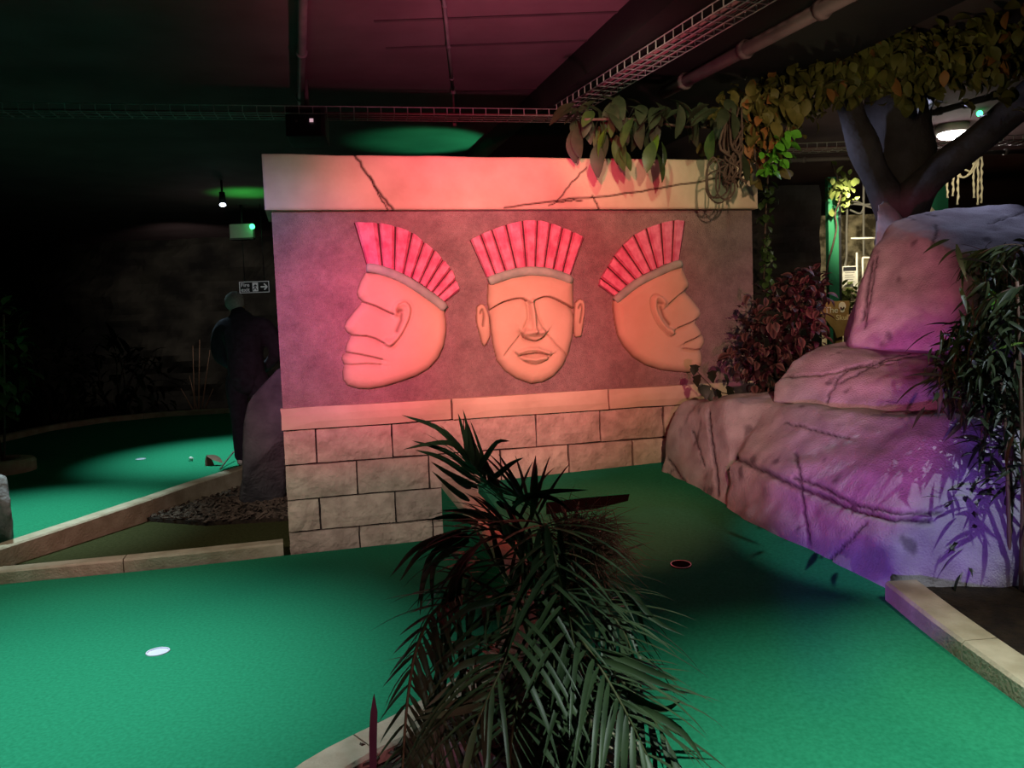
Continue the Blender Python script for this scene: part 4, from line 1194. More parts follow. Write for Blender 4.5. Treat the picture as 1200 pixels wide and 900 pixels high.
tube_obj('branch', spline([at(1060, 110, 7.1), at(1010, 75, 6.5), at(940, 95, 6.25), at(870, 145, 6.2)], 20), .03, M_bark, tr, 6)
tube_obj('branch', spline([at(1062, 80, 7.1), at(1120, 55, 6.2), at(1180, 50, 5.8), at(1240, 60, 5.6)], 20), .03, M_bark, tr, 6)
extra = []
nl = 0
for k in range(1500):
    i = ra.randrange(80)
    c = bP[i]
    sp = .12 + .10 * (i / 79)
    p = c + Vector((ra.gauss(0, sp), ra.gauss(0, sp * .8), ra.gauss(0, sp * .72)))
    if p.z > CEIL - .05: p.z = CEIL - .05 - ra.random() * .2
    d = Vector((ra.gauss(0, .6), ra.uniform(-1, .2), ra.gauss(-.5, .5)))
    M = frame(p, d, roll=ra.uniform(-1, 1), s=ra.uniform(.7, 1.2))
    me = ra.choices(om, weights=[5, 4, 2.0, 2.0])[0]
    if nl < 290 and p.y < c.y + .02:
        put('leaf', me, M, tr); nl += 1
    else:
        extra.append(([M @ v.co for v in me.vertices], [tuple(q.vertices) for q in me.polygons]))
v, f = merge(extra)
stuff(obj('foliage', pydata('foliage', v, f), M_olive, tr, True))
# drop of olive leaves beside the cap, and the bright green bunch
iv2 = thing('olive_garland', at(890, 140, 6.1), 'clump of olive leaves hanging beside the right end of the cap', 'garland')
tube_obj('stem', spline([at(900, 110, 6.2), at(885, 150, 6.1), at(885, 190, 6.0)], 10), .008, M_twig, iv2, 5)
for k in range(110):
    p = at(885 + ra.gauss(0, 16), 150 + ra.gauss(0, 24), 6.05 + ra.gauss(0, .1))
    put('leaf', ra.choice(om[:3]), frame(p, Vector((ra.gauss(0, .6), ra.uniform(-1, .1), -.6)), roll=ra.uniform(-1, 1), s=ra.uniform(.7, 1.05)), iv2)
bg = thing('ivy_bunch', at(905, 170, 5.95), 'bright green bunch of ivy leaves at the right corner of the cap', 'ivy')
tube_obj('stem', spline([at(922, 148, 6.0), at(915, 175, 5.95), at(895, 200, 5.9)], 10), .005, M_twig, bg, 5)
gm = leaf_mesh('ivy_leaf', .085, .06, M_bright, 'oval', .2, .3, 5)
for k in range(60):
    t_ = ra.random()
    p = at(925 - 26 * t_ + ra.gauss(0, 5), 152 + 48 * t_ + ra.gauss(0, 6), 5.9 + ra.gauss(0, .05))
    put('leaf', gm, frame(p, Vector((ra.gauss(0, .7), ra.uniform(-1, .1), -.5)), roll=ra.uniform(-1, 1), s=ra.uniform(.75, 1.2)), bg)

# ------------------------------------------------------------------ bamboo at right
rb_ = random.Random(14)
bam = thing('bamboo_clump', on_right(1185, 735) + Vector((.3, .3, 0)), 'clump of slim bamboo canes and dark leaves at the right edge behind the kerb', 'bamboo')
canes = [((1150, 712, 4.0), (1152, 430, 4.1)), ((1172, 742, 3.8), (1184, 560, 3.85), (1190, 400, 3.9)), ((1183, 750, 3.75), (1182, 600, 3.8), (1176, 450, 3.9)), ((1196, 750, 3.7), (1198, 600, 3.75), (1205, 300, 3.9)), ((1174, 700, 4.1), (1178, 540, 4.15), (1168, 380, 4.2)), ((1215, 760, 3.6), (1200, 560, 3.7), (1192, 330, 3.8)), ((1138, 690, 4.2), (1132, 520, 4.25), (1120, 380, 4.3))]
tips = []
for c in canes:
    P = [at(*q) for q in c]
    P[0].z = zr(P[0].y) - .02
    P = spline(P, 31)
    rads = [(.0105 if i % 6 else .0135) * (1 - .35 * i / 30) for i in range(31)]
    tube_obj('cane', P, rads, M_bamboo, bam, 8)
    tips += P[12:]
bl_ = [leaf_mesh('bamboo_leaf', l, wd, m_, 'lance', .2, c, 6) for l, wd, m_, c in ((.17, .022, M_bleaf, .25), (.14, .020, M_bleaf, .4), (.18, .024, M_bleafb, .25))]
spots = [(1185, 300, 3.9, .9, 0), (1150, 300, 3.9, .3, 0), (1170, 320, 3.95, .5, 0), (1160, 350, 4.0, .5, 0), (1185, 350, 3.9, .8, 0), (1125, 400, 4.1, .8, 0), (1150, 400, 4.0, 1, 0), (1175, 420, 3.9, 1, 0), (1115, 430, 4.1, .9, 0), (1140, 440, 4.0, 1, 0), (1170, 460, 3.95, 1, 0), (1190, 480, 3.9, 1, 0), (1125, 460, 4.1, .6, 0), (1130, 590, 4.1, .7, 0), (1150, 640, 4.0, .7, 0), (1120, 630, 4.1, .5, 0), (1160, 520, 4.05, .8, 0), (1190, 560, 3.9, .6, 0), (1185, 390, 3.8, .25, 2), (1190, 510, 3.8, .12, 2), (1155, 355, 3.9, .15, 2)]
spare = []
nb = 0
for px, py, Y, wgt, kd_ in spots:
    for k in range(int(70 * wgt)):
        p = at(px + rb_.gauss(0, 16), py + rb_.gauss(0, 13), Y + rb_.gauss(0, .12))
        d = Vector((rb_.gauss(-.25, .8), rb_.gauss(-.2, .6), rb_.gauss(-.25, .45)))
        M = frame(p, d, roll=rb_.uniform(-.8, .8), s=rb_.uniform(.7, 1.15))
        me = bl_[kd_] if kd_ else rb_.choice(bl_[:2])
        if nb < 250 and (kd_ or k % 4 == 0):
            put('leaf', me, M, bam); nb += 1
        else:
            spare.append(([M @ v.co for v in me.vertices], [tuple(q.vertices) for q in me.polygons]))
v, f = merge(spare)
stuff(obj('foliage', pydata('foliage', v, f), M_bleaf, bam, True))
for px, py, Y, wgt, kd_ in spots:
    if kd_: continue
    e = at(px, py, Y)
    c = min(tips + [at(1138, 690, 4.2), at(1150, 700, 4.05)], key=lambda q: (q - e).length)
    if (c - e).length > .04:
        tube_obj('twig', [c, c.lerp(e, .5) + Vector((0, 0, .03)), e], .003, M_twig, bam, 5)
# leaf frond that leans in over the top boulder
for (a, b, n_) in (((1215, 290, 3.7), (1140, 300, 3.8), 11), ((1215, 330, 3.7), (1125, 375, 3.9), 12)):
    P = spline([at(*a), at((a[0] + b[0]) / 2, (a[1] + b[1]) / 2 - 8, a[2]), at(*b)], n_)
    tube_obj('twig', P, .003, M_twig, bam, 5)
    for i in range(2, n_):
        for s in (-1, 1):
            d = (P[i] - P[i - 1]).normalized() + Vector((0, 0, -.5 - .3 * s)) + Vector((0, s * .5, 0))
            put('leaf', bl_[0], frame(P[i], d, roll=rb_.uniform(-.5, .5), s=.95), bam)
# clover-like lit leaves
for k in range(9):
    put('leaf', leaf_mesh('bamboo_leaf', .09, .03, mat('teal_leaf', (.06, .2, .12), (.09, .26, .16), 8), 'lance', .2, .3, 5) if k == 0 else bpy.data.objects['leaf'].data if False else gm, frame(at(1160 + rb_.uniform(-2, 28), 342 + rb_.uniform(-4, 8), 3.95), Vector((rb_.gauss(0, .3), -.4, -1)), s=.7), bam)

# ------------------------------------------------------------------ ceiling services
def tray(name, p0, p1, wdt, n, label, hgt=.055, cables=3):
    p0, p1 = Vector(p0), Vector(p1)
    d = (p1 - p0).normalized(); sx = Vector((d.y, -d.x, 0)).normalized()
    t = thing(name, (p0 + p1) / 2, label, 'cable tray')
    for s in (-.5, -.17, .17, .5):
        tube_obj('rail', [p0 + sx * wdt * s, p1 + sx * wdt * s], .004, M_steel, t, 5)
    for s in (-.5, .5):
        tube_obj('rail', [p0 + sx * wdt * s + ZZ * hgt, p1 + sx * wdt * s + ZZ * hgt], .004, M_steel, t, 5)
    v, f = merge([tube([sx * -wdt / 2 + ZZ * hgt, sx * -wdt / 2], .004, 5), tube([sx * -wdt / 2, sx * wdt / 2], .004, 5), tube([sx * wdt / 2, sx * wdt / 2 + ZZ * hgt], .004, 5)])
    me = pydata('rung', v, f); me.materials.append(M_steel)
    for i in range(n):
        put('rung', me, Matrix.Translation(p0.lerp(p1, (i + .5) / n)), t)
    for c in range(cables):
        o_ = (c + .5) / cables - .5
        tube_obj('cable', [p0 + sx * wdt * o_ * .8 + ZZ * .014, p1 + sx * wdt * o_ * .8 + ZZ * .014], .011, M_cable, t, 6)
    return t
ZT = 3.2
tA = on_z(664, 133, ZT); tB = on_z(905, -12, ZT)
ext = (tB - tA)
tray('cable_tray', tA, tB + ext * .35, .22, 34, 'wire cable tray running diagonally across the ceiling at upper right')
l0 = on_z(270, 136, ZT); l1 = on_z(690, 140, ZT)
tray('cable_tray', l0 + (l0 - l1) * .6, l1, .2, 44, 'wire cable tray crossing the dark ceiling above the monument')
f0 = on_z(880, 181, 3.1)
r0, r1 = at(890, 179, 8.8), at(1230, 166, 8.8); r0.z = r1.z = (r0.z + r1.z) / 2
tray('cable_tray', r0, r1, .25, 30, 'distant cable tray behind the tree')
DIST = (r0, r1)
def pipe(p0, p1, r, label, m=M_pipe):
    t = thing('conduit', p0, label, 'pipe')
    tube_obj('pipe', [p0, p1], r, m, t, 10)
    d = p1 - p0
    for q in (.15, .5, .85):
        c = p0 + d * q
        tube_obj('clip', [c - d.normalized() * .02, c + d.normalized() * .02], r * 1.35, m, t, 10)
    return t
pipe(r0 - ZZ * .09, r1 - ZZ * .09, .025, 'grey horizontal pipe under the distant cable tray')
pipe(on_z(352, 132, CEIL - .06), on_z(356, -60, CEIL - .06), .03, 'thick ceiling pipe running back to the black speaker box')
pipe(on_z(777, 109, CEIL - .28), on_z(1010, -14, CEIL - .28), .045, 'pinkish ceiling pipe right of the long cable tray', mat('pink_pipe', (.085, .05, .06), (.12, .075, .085), 6))
pipe(on_z(531, 106, CEIL - .03), on_z(518, -20, CEIL - .03), .012, 'thin ceiling conduit ending at the tray hanger')
hg = on_z(531, 106, CEIL - .03)
t = thing('tray_hanger', hg, 'short threaded rod hanging the tray from the ceiling', 'rod')
tube_obj('rod', [hg + ZZ * .02, Vector((hg.x, hg.y, ZT))], .008, M_pipe, t, 8)
tube_obj('joint', [hg + ZZ * .02, hg - ZZ * .03], .02, M_pipe, t, 8)
tube_obj('nut', [Vector((hg.x, hg.y, ZT + .01)), Vector((hg.x, hg.y, ZT - .02))], .016, M_pipe, t, 6)
# speaker / projector box
sp0 = at(361, 149, 6.6)
t = thing('speaker_box', sp0 + ZZ * .13, 'black box with a small light hanging under the ceiling at upper left', 'speaker')
rs = Matrix.Rotation(R(6), 3, 'Z') @ Matrix.Rotation(R(-6), 3, 'X')
obj('housing', box_bm(sp0, (.30, .28, .24), rs, .012), mat('box_plastic', (.09, .07, .09), (.12, .10, .12), 5, rough=.5), t)
obj('frame', merge_me := box_bm(sp0 + Vector((0, -.145, 0)), (.27, .012, .21), rs, .004), M_black, t)
obj('indicator', box_bm(sp0 + Vector((.065, -.158, .012)), (.028, .006, .026), rs), mat('indicator_glow', (.5, .4, .45), emit=(1, .6, .7), estr=.6), t)
obj('knob', box_bm(sp0 + Vector((-.05, -.158, .01)), (.016, .008, .016), rs, .003), M_pipe, t)
tube_obj('bracket', [sp0 + ZZ * .1, Vector((sp0.x, sp0.y, CEIL + .0))], .018, M_pipe, t, 8)
# bulkhead lamp behind the tree
lp0 = on_z(1116, 158, CEIL - .10)
t = thing('bulkhead_lamp', Vector((lp0.x, lp0.y, CEIL)), 'bright round ceiling lamp behind the tree branch', 'lamp')
bm = bmesh.new(); bmesh.ops.create_uvsphere(bm, u_segments=24, v_segments=12, radius=1, matrix=Matrix.Translation(lp0) @ Matrix.Diagonal((.15, .15, .05, 1)))
obj('diffuser', bm, M_lamp, t, True)
v, f = tube([Vector((lp0.x, lp0.y, CEIL)), lp0 + ZZ * .02], .17, 24)
obj('base', pydata('base', v, f), M_white, t, True)
point('bulkhead_light', lp0 - ZZ * .12, (1, .93, .82), 9, .08)
ld = on_z(1148, 133, CEIL - .03)
bm = bmesh.new(); bmesh.ops.create_uvsphere(bm, u_segments=12, v_segments=8, radius=.03, matrix=Matrix.Translation(ld))
tag(obj('indicator_light', bm, M_led, None, True), 'tiny green indicator on the ceiling near the round lamp', 'light')
pipe(on_z(1088, 134, CEIL - .1), on_z(1180, 108, CEIL - .1), .03, 'dark pipe above the round lamp', M_beam)
q0 = at(1085, 137, 9.4); q1 = at(1200, 139, 9.4)
pipe(q0, q1, .02, 'dark horizontal pipe in front of the round lamp', M_beam)

# ------------------------------------------------------------------ lit alcove at right
gp = at(976, 352, 10.6)
t = thing('green_post', Vector((gp.x, gp.y, 0)), 'flat green painted post beside the lit alcove', 'post')
ztop = at(976, 236, 10.6).z + .3
obj('shaft', box_bm((gp.x, gp.y, ztop / 2), (.13, .1, ztop), None, .004), M_green, t)
obj('edge_strip', box_bm((gp.x + .085, gp.y + .01, ztop / 2), (.035, .1, ztop), None, .004), M_black, t)
pv = thing('post_vine', at(985, 215, 10.5), 'leafy vine hanging at the top of the green post', 'vine')
tube_obj('stem', spline([at(975, 190, 10.5), at(985, 225, 10.45), at(979, 250, 10.5), at(980, 270, 10.5), at(970, 310, 10.48), at(968, 330, 10.5)], 24), .012, M_twig, pv, 5)
vm = leaf_mesh('vine_leaf', .13, .09, mat('lit_leaf', (.10, .14, .03), (.2, .22, .06), 8), 'oval', .2, .3, 5)
for k in range(90):
    p = at(984 + ra.gauss(0, 8), 222 + ra.gauss(0, 15), 10.45 + ra.gauss(0, .1))
    put('leaf', vm, frame(p, rv(ra) + Vector((0, -.6, -.3)), s=ra.uniform(.6, 1.1)), pv)
# hanging leaves on the dark divider next to the monument
pv = thing('wall_creeper', at(895, 230, 8.5), 'thin leafy creeper in the dark gap right of the monument', 'creeper')
tube_obj('stem', spline([at(900, 200, 8.6), at(897, 260, 8.6), at(895, 330, 8.6)], 12), .01, M_twig, pv, 5)
vm2 = leaf_mesh('vine_leaf', .11, .08, M_laurel, 'oval', .2, .3, 5)
for k in range(80):
    y_ = ra.uniform(205, 345)
    p = at(898 + ra.gauss(0, 4), y_, 8.55 + ra.gauss(0, .06))
    put('leaf', vm2, frame(p, rv(ra) + Vector((0, -.6, -.5)), s=ra.uniform(.5, 1)), pv)
point('creeper_light', at(925, 300, 8.0) , (.75, 1, .35), .5, .05)
# white painted frame and ropes in the alcove
t = thing('white_railing', at(1010, 370, 11.2), 'thin white painted rail frame in front of the pale rock', 'railing')
def bar(a, b, r=.014, Y=11.2): tube_obj('bar', [at(*a, Y), at(*b, Y)], r, M_white, t, 6)
bar((1004, 296), (1004, 520)); bar((1011, 302), (1030, 302)); bar((1011, 302), (1011, 330)); bar((997, 279.5), (1032, 279)); bar((1011, 330), (1011, 520), .012)
t = thing('pale_root', at(1000, 243, 11.6), 'pale rope-like root stretched across the lit alcove', 'root')
for pts in ([(988, 241), (1000, 239), (1012, 240), (1026, 239)], [(990, 243), (1002, 236), (1014, 241), (1028, 245)], [(993, 244), (992, 270), (992, 300), (990, 312)], [(1012, 215), (1012, 245), (1012, 300)], [(1013, 241), (1008, 250), (996, 246)]):
    tube_obj('strand', spline([at(a, b, 12.5) for a, b in pts], 14), .016, M_white, t, 6)
# notice
nb_ = at(995.5, 324, 11.0)
t = thing('notice_board', nb_, 'small white printed notice on the railing', 'notice')
obj('sheet', box_bm(nb_, (.19, .012, .28)), M_white, t)
obj('header', box_bm(nb_ + Vector((0, -.008, .10)), (.17, .006, .05)), M_black, t)
for k in range(5):
    obj('text_line', box_bm(nb_ + Vector((-.01 * (k % 2), -.008, .05 - .03 * k)), (.13 - .02 * (k % 2), .004, .006)), M_pipe, t)
# low leaves
lb2 = thing('alcove_shrub', at(995, 352, 10.9), 'yellow-green lit shrub at the foot of the pale rock', 'shrub')
tube_obj('stem', [at(995, 400, 10.9), at(995, 350, 10.9)], .02, M_twig, lb2, 5)
for k in range(90):
    p = at(993 + ra.gauss(0, 8), 347 + ra.gauss(0, 8), 10.8 + ra.gauss(0, .12))
    put('leaf', vm, frame(p, rv(ra) + Vector((0, -.6, .1)), s=ra.uniform(.5, .9)), lb2)
spot('alcove_light', at(1003, 225, 10.2), at(1003, 320, 12.5), (1, .86, .55), 110, 70, .6, .1)
spot('alcove_spot', at(1000, 180, 9.6) , at(995, 330, 11.6), (1, .88, .6), 240, 50, .8, .05)

def text_mesh(txt, size, ext=.004):
    c = bpy.data.curves.new('txt', 'FONT'); c.body = txt; c.size = size; c.extrude = ext; c.align_x = 'CENTER'; c.align_y = 'CENTER'
    o = bpy.data.objects.new('txt', c); COL.objects.link(o)
    dg = bpy.context.evaluated_depsgraph_get()
    me = bpy.data.meshes.new_from_object(o.evaluated_get(dg))
    bpy.data.objects.remove(o)
    return me
def put_text(name, txt, size, p, m, parent, bold=0):
    me = text_mesh(txt, size); me.materials.append(m)
    return put(name, me, Matrix.Translation(p) @ Matrix.Rotation(R(90), 4, 'X'), parent)
YS = 8.2
sg = at(980, 374, YS)
mpp = YS / F_PX
t = thing('arrow_sign', sg, 'brown wooden sign with a painted skull behind the red bush', 'sign')
def spx(x, y): return Vector((sg.x + (x - 980) * mpp, sg.y, sg.z - (y - 374) * mpp))
brd = [(964, 358), (971, 353), (995, 353), (995.5, 358), (994, 364), (995, 392), (980, 396), (976, 385), (961, 367)]
V = [spx(a, b) + Vector((0, -.012, 0)) for a, b in brd] + [spx(a, b) + Vector((0, .012, 0)) for a, b in brd]
nb2 = len(brd)
obj('board', pydata('board', V, [tuple(range(nb2 - 1, -1, -1)), tuple(range(nb2, 2 * nb2))] + [(i, (i + 1) % nb2, nb2 + (i + 1) % nb2, nb2 + i) for i in range(nb2)]), M_wood, t)
put_text('lettering', 'The', .088, spx(973.5, 363.5) + Vector((0, -.016, 0)), M_skull, t)
put_text('lettering', 'Skull', .075, spx(987, 372.5) + Vector((0, -.016, 0)), M_cream, t)
def disc(c, rx, rz_, n=20, dy=0): return [Vector((c.x + rx * math.cos(2 * PI * i / n), c.y + dy, c.z + rz_ * math.sin(2 * PI * i / n))) for i in range(n)]
sk = spx(986.3, 360.5) + Vector((0, -.014, 0))
bm = bmesh.new()
for c, a, b in ((sk + ZZ * .012, .036, .042), (sk - ZZ * .03, .022, .022)):
    vs = [bm.verts.new(p) for p in disc(c, a, b)]; bm.faces.new(vs)
r_ = bmesh.ops.extrude_face_region(bm, geom=bm.faces[:]); bmesh.ops.translate(bm, vec=(0, -.005, 0), verts=[e for e in r_['geom'] if isinstance(e, bmesh.types.BMVert)])
obj('skull_emblem', bm, M_skull, t)
for s in (-1, 1):
    v = disc(sk + Vector((s * .014, -.007, -.006)), .008, .010)
    obj('eye_socket', pydata('eye_socket', v, [tuple(range(19, -1, -1))]), M_edge, t)
obj('post', box_bm(spx(984, 420) - ZZ * .35 + Vector((0, .05, 0)), (.07, .06, 1.6)), M_wood, t)
point('sign_light', spx(976, 345) + Vector((.1, -.8, .5)), (1, .85, .5), 11.0, .05)

# strands of pale rope behind the branch
rf = random.Random(3)
for k, (x, y0, y1) in enumerate(((1110, 188, 232), (1117, 186, 230), (1122.5, 186, 240), (1141, 183, 232), (1146, 183, 240), (1150.5, 184, 238))):
    t = thing('rope_strand', at(x, y0, 10.2), ('pale knotted strand hanging %s in the row behind the tree branch' % ['first from the left', 'second from the left', 'third from the left', 'third from the right', 'second from the right', 'furthest right'][k]), 'strand', None)
    P = [at(x + rf.uniform(-.7, .7), y0 + (y1 - y0) * i / 12, 10.2) for i in range(13)]
    tube_obj('rope', P, [.009 if i % 2 else .017 for i in range(13)], M_cream, t, 6)
    tube_obj('cord', [P[0], Vector((P[0].x, P[0].y, CEIL))], .004, M_black, t, 4)
t = thing('rope_swag', at(1130, 205, 10.2), 'pale rope swag looped between the hanging strands', 'rope')
for pts in ([(1122, 200), (1128, 208), (1136, 203), (1146, 186)], [(1120, 190), (1128, 197), (1136, 201)], [(1122, 207), (1132, 207), (1142, 198), (1148, 184)]):
    tube_obj('rope', spline([at(a, b, 10.2) for a, b in pts], 12), .012, M_cream, t, 6)
point('strand_light', at(1130, 200, 9.7), (1, .9, .7), 6, .05)
spot('rust_light', (6.9, 10.9, 2.7), (7.4, 12.4, 2.2), (1, .55, .3), 60, 80, 1, .05)
gpl = at(1100, 235, 10.9)
tag(obj('green_board', box_bm(gpl, (.22, .06, 1.2)), M_green), 'green painted board behind the right side of the trunk', 'board')
st = thing('pale_stick', at(1090, 215, 10.7), 'pale leaning pole beside the trunk', 'pole')
tube_obj('pole', [at(1089, 212, 10.7), at(1086, 525, 10.7)], .03, M_cream, st, 6)
tube_obj('brace', [at(1086, 240, 10.7), at(1098, 254, 10.7)], .03, M_cream, st, 6)

# ------------------------------------------------------------------ dark left background
YB = 12.6
es = at(298.5, 336.5, YB)
mp = YB / F_PX
t = thing('exit_sign', es, 'black fire exit sign with running man and arrow on the back wall', 'sign')
obj('plate', box_bm(es, (35 * mp, .03, 13.5 * mp)), M_black, t)
MW = mat('sign_white', (.6, .6, .62), emit=(.8, .8, .85), estr=.10)
for dx, dz, sx, sz in ((0, 6.2, 34, .7), (0, -6.2, 34, .7), (-17, 0, .7, 13), (17, 0, .7, 13)):
    obj('border', box_bm(es + Vector((dx * mp, -.02, dz * mp)), (sx * mp, .01, sz * mp)), MW, t)
put_text('lettering', 'Fire', 6.5 * mp, es + Vector((-10.5 * mp, -.02, 2.6 * mp)), MW, t)
put_text('lettering', 'exit', 6.5 * mp, es + Vector((-10.5 * mp, -.02, -2.9 * mp)), MW, t)
mn = es + Vector((1.2 * mp, -.022, 0))
obj('door_pictogram', box_bm(mn, (6.4 * mp, .008, 10 * mp)), MW, t)
L = [tube([mn + Vector((a * mp, -.008, b * mp)), mn + Vector((c * mp, -.008, d * mp))], .55 * mp, 6) for a, b, c, d in ((.3, 3.2, 0, -.4), (0, -.4, 2.0, -3.6), (0, -.4, -1.4, -2.0), (-1.4, -2.0, -2.4, -3.8), (.3, 2.2, -2.0, .8), (.3, 2.2, 2.2, 1.0))]
v, f = merge(L); obj('running_figure', pydata('running_figure', v, f), M_black, t)
L = [tube([es + Vector((a * mp, -.02, b * mp)), es + Vector((c * mp, -.02, d * mp))], .8 * mp, 6) for a, b, c, d in ((7.5, 0, 15, 0), (11.5, 3.4, 15, 0), (11.5, -3.4, 15, 0))]
v, f = merge(L); obj('arrow', pydata('arrow', v, f), MW, t)
eb = at(284, 272, YB)
for q in (-.15, .15): tube_obj('hanger', [es + Vector((q, .01, .06)), Vector((es.x + q, es.y + .01, CEIL))], .006, M_black, t, 5)
t = thing('emergency_light', eb, 'pale grey emergency light box with a green lamp above the exit sign', 'light box')
obj('housing', box_bm(eb, (27 * mp, .12, 18 * mp), None, .01), M_white, t)
tube_obj('hanger', [eb, Vector((eb.x, eb.y, CEIL))], .02, M_black, t, 6)
obj('base_rail', box_bm(eb - ZZ * 8 * mp, (27 * mp, .13, 2 * mp)), M_pipe, t)
bm = bmesh.new(); bmesh.ops.create_uvsphere(bm, u_segments=12, v_segments=8, radius=.04, matrix=Matrix.Translation(at(295.5, 265.5, YB - .15)))
obj('green_lamp', bm, M_led, t, True)
point('box_fill_light', at(275, 300, YB - 1.0), (1, .85, .8), 2.2, .05)  # added unseen fill that makes the light box visible
point('emergency_glow', at(294, 262, YB - .25), (.05, 1, .25), .12, .03)
wl_ = at(261, 240, 10.6)
t = thing('wall_spotlight', wl_, 'small cold white spotlight glowing at far left under the ceiling', 'lamp')
bm = bmesh.new(); bmesh.ops.create_uvsphere(bm, u_segments=16, v_segments=8, radius=1, matrix=Matrix.Translation(wl_) @ Matrix.Diagonal((.04, .04, .025, 1)))
obj('bulb', bm, M_ledw, t, True)
v, f = tube([wl_ + ZZ * .02, wl_ + ZZ * .16], [.045, .035], 12); obj('hood', pydata('hood', v, f), M_black, t, True)
tube_obj('stem', [wl_ + ZZ * .15, Vector((wl_.x, wl_.y, CEIL))], .015, M_black, t, 6)
spot('far_dim_light', (-5.6, 13.2, 3.0), (-6.0, 16.3, 2.0), (1, .9, .75), 130, 90, 1, .1)  # added unseen lamp, lifts the back rock wall out of the dark
point('far_dim_light', at(30, 350, 8.0), (.5, 1, .5), .8, .1)
# shrubs and canes in the gloom
def shrub(c, rad_, n, m, label, leafl, sd, shape='lance', zmin=.1, name='shrub', stems=3):
    r = random.Random(sd)
    t = thing(name, Vector((c.x, c.y, zmin)), label, 'shrub')
    for k in range(stems):
        e = c + Vector((r.uniform(-1, 1) * rad_[0] * .6, r.uniform(-1, 1) * rad_[1] * .6, rad_[2] * .6))
        tube_obj('stem', spline([Vector((c.x, c.y, zmin - .05)), Vector((c.x, c.y, zmin)).lerp(e, .5) + rv(r) * .04, e], 8), .012, M_twig, t, 5)
    me = leaf_mesh('leaf', leafl, leafl * .3 if shape == 'lance' else leafl * .55, m, shape, .2, .4, 5)
    for k in range(n):
        d = rv(r).normalized()
        p = c + Vector((d.x * rad_[0], d.y * rad_[1], d.z * rad_[2])) * r.uniform(.5, 1)
        if p.z < zmin: continue
        put('leaf', me, frame(p, d + rv(r) * .5, s=r.uniform(.6, 1.2)), t)
    return t
shrub(at(-6, 420, 8.5), (.35, .3, .75), 200, M_laurel, 'leafy shrub with a faint green glow at the far left edge', .16, 1, 'oval', .2)
shrub(at(140, 450, 13.0), (.9, .5, .7), 160, M_dark, 'dim brown-stalked bush behind the back of the distant green', .35, 2, 'lance', .3, stems=9)
shrub(at(60, 440, 12.5), (.8, .5, .8), 160, M_dark, 'black bush in the gloom left of the brown-stalked one', .3, 3, 'lance', .3)
gt = thing('reed_grass', at(235, 480, 14.5), 'thin pale reeds rising behind the distant green near the person', 'grass')
for k, (a, b) in enumerate((((228, 478), (226, 405)), ((233, 478), (234, 398)), ((237, 478), (246, 410)), ((231, 480), (222, 440)), ((240, 480), (250, 455)), ((226, 480), (212, 455)))):
    tube_obj('reed', [Vector((at(*a, 15).x, 15, -.2)), at(*a, 15), at((a[0] + b[0]) / 2, (a[1] + b[1]) / 2, 15), at(*b, 15)], [.016, .016, .012, .004], M_bamboo, gt, 5)
# fallen leaf and ball
fl = thing('fallen_leaf', on_far(248, 552), 'curled brown two-lobed leaf lying at the kerb of the distant green', 'leaf')
for s in (-1, 1):
    me = leaf_mesh('lobe', .20, .085, mat('dry_leaf', (.10, .045, .025), (.16, .08, .05), 8), 'oval', .3, .1, 6)
    put('lobe', me, frame(on_far(243, 545) + Vector((0, 0, .10)), Vector((.55 + .25 * s, -.25, -.55 + .3 * s)), roll=.3), fl)
tube_obj('stalk', [on_far(258, 550), on_far(266, 545) + ZZ * .05, on_far(275, 540) + ZZ * .10], .008, M_twig, fl, 5)
gb = on_far(224, 540)
bm = bmesh.new(); bmesh.ops.create_uvsphere(bm, u_segments=16, v_segments=10, radius=.024, matrix=Matrix.Translation(gb + ZZ * .022))
tag(obj('golf_ball', bm, M_white, None, True), 'white golf ball on the distant green', 'ball')

# ------------------------------------------------------------------ person at the far green
def skin_obj(name, chains, m, parent, sub=2):
    """one continuous body: tapered limbs joined at the joints, fused and smoothed"""
    bm = bmesh.new()
    for ch in chains:
        P = spline([p for p, _ in ch], len(ch) * 5)
        rr = [r for _, r in ch]
        n = len(P)
        rads = [float(np.interp(i / (n - 1) * (len(rr) - 1), range(len(rr)), rr)) for i in range(n)]
        v, f = tube(P, rads, 12)
        me = pydata('t', v, f); bm.from_mesh(me); bpy.data.meshes.remove(me)
        for p, r in (ch[0], ch[-1]):
            b2 = bmesh.new(); bmesh.ops.create_uvsphere(b2, u_segments=10, v_segments=8, radius=r * .98, matrix=Matrix.Translation(p))
            me = bpy.data.meshes.new('t'); b2.to_mesh(me); b2.free(); bm.from_mesh(me); bpy.data.meshes.remove(me)
    bmesh.ops.recalc_face_normals(bm, faces=bm.faces[:])
    o = obj(name, bm, m, parent)
    md = o.modifiers.new('r', 'REMESH'); md.mode = 'VOXEL'; md.voxel_size = .009 if name == 'body' else .016
    sm_ = o.modifiers.new('s', 'SMOOTH'); sm_.iterations = 3
    dg = bpy.context.evaluated_depsgraph_get()
    me2 = bpy.data.meshes.new_from_object(o.evaluated_get(dg))
    o.modifiers.clear(); o.data = me2
    me2.materials.clear(); me2.materials.append(m)
    me2.polygons.foreach_set('use_smooth', [True] * len(me2.polygons))
    return o
pf = on_far(290, 545)
pt_ = thing('person', pf, 'person in dark clothes with short grey hair, seen from behind at the far green', 'person')
B_ = lambda x, y, z: pf + Vector((x, y, z))
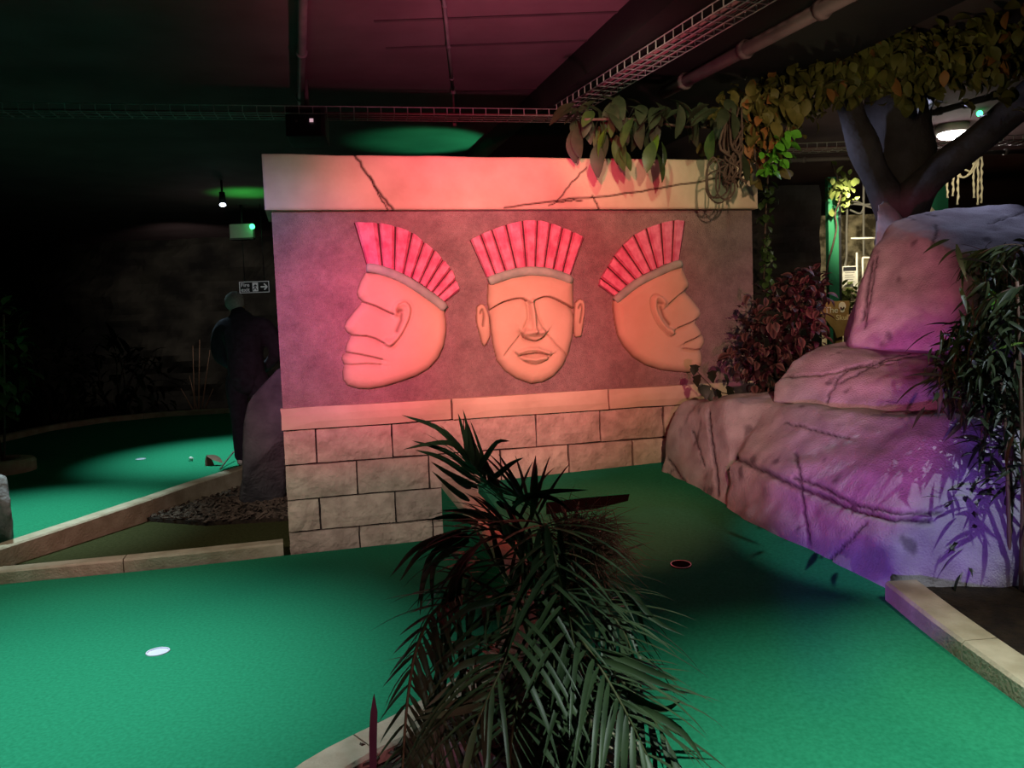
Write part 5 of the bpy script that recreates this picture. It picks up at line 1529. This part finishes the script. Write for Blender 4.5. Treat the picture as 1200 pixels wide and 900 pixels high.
body = skin_obj('body', [
    [(B_(.05, 0, .92), .15), (B_(.04, .01, 1.12), .14), (B_(.03, .03, 1.32), .16), (B_(.0, .07, 1.47), .08), (B_(-.04, .11, 1.53), .058), (B_(-.06, .14, 1.60), .08), (B_(-.07, .15, 1.67), .085)],
    [(B_(.05, 0, .92), .15), (B_(-.05, 0, .84), .095), (B_(-.06, .02, .48), .06), (B_(-.05, -.02, .09), .042), (B_(-.06, .12, .04), .035)],
    [(B_(.05, 0, .92), .15), (B_(.16, 0, .84), .095), (B_(.18, .02, .48), .06), (B_(.19, -.02, .09), .042), (B_(.18, .12, .04), .035)],
    [(B_(.03, .03, 1.32), .16), (B_(-.17, .05, 1.40), .07), (B_(-.26, .12, 1.14), .048), (B_(-.10, .34, .95), .036), (B_(-.06, .40, .90), .03)],
    [(B_(.03, .03, 1.32), .16), (B_(.24, .05, 1.40), .07), (B_(.32, .12, 1.14), .048), (B_(.12, .34, .95), .036), (B_(.06, .40, .88), .03)],
] + [[(B_(s * .06, .40, .90 - .01 * (s > 0)) if s < 0 else B_(.06, .40, .88), .03), (B_(s * (.05 - .012 * q), .44 + .008 * q, .87 - .018 * q), .010), (B_(s * (.02 - .012 * q), .46, .85 - .018 * q), .009)] for s in (-1, 1) for q in range(4)], M_skin, pt_, 2)
jacket = skin_obj('jacket', [
    [(B_(.05, 0, .90), .19), (B_(.04, .01, 1.12), .18), (B_(.03, .03, 1.32), .21), (B_(.0, .07, 1.47), .15), (B_(-.03, .10, 1.55), .085)],
    [(B_(.03, .03, 1.32), .20), (B_(-.17, .05, 1.40), .095), (B_(-.26, .12, 1.14), .07), (B_(-.12, .32, .97), .05)],
    [(B_(.03, .03, 1.32), .20), (B_(.24, .05, 1.40), .095), (B_(.32, .12, 1.14), .07), (B_(.14, .32, .97), .05)]], M_cloth, pt_, 2)
skin_obj('trousers', [
    [(B_(.05, 0, .94), .175), (B_(-.05, 0, .82), .12), (B_(-.06, .02, .48), .085), (B_(-.05, -.02, .10), .068)],
    [(B_(.05, 0, .94), .175), (B_(.16, 0, .82), .12), (B_(.18, .02, .48), .085), (B_(.19, -.02, .10), .068)]], M_cloth, pt_, 2)
bm = bmesh.new(); bmesh.ops.create_uvsphere(bm, u_segments=20, v_segments=12, radius=1, matrix=Matrix.Translation(B_(-.068, .12, 1.675)) @ Matrix.Diagonal((.098, .105, .105, 1)))
obj('hair', bm, M_hair, pt_, True)
for x in (-.055, .185):
    bm = bmesh.new(); bmesh.ops.create_uvsphere(bm, u_segments=14, v_segments=8, radius=1, matrix=Matrix.Translation(B_(x, .05, .045)) @ Matrix.Diagonal((.05, .14, .05, 1)))
    obj('shoe', bm, M_shoe, pt_, True)

# groups of look-alikes
for nm, gr in (('hole_cup', 'golf holes in the greens'), ('stone_kerb', 'stone kerbs round the greens'), ('cable_tray', 'wire cable trays under the ceiling'), ('boulder', 'moulded grey boulders'), ('rope_strand', 'hanging pale strands'), ('putting_green', 'green carpet lanes'), ('shrub', 'shrubs in the gloom'), ('conduit', 'ceiling pipes')):
    for o in list(bpy.data.objects):
        if o.name.split('.')[0] == nm and o.parent is None: o['group'] = gr
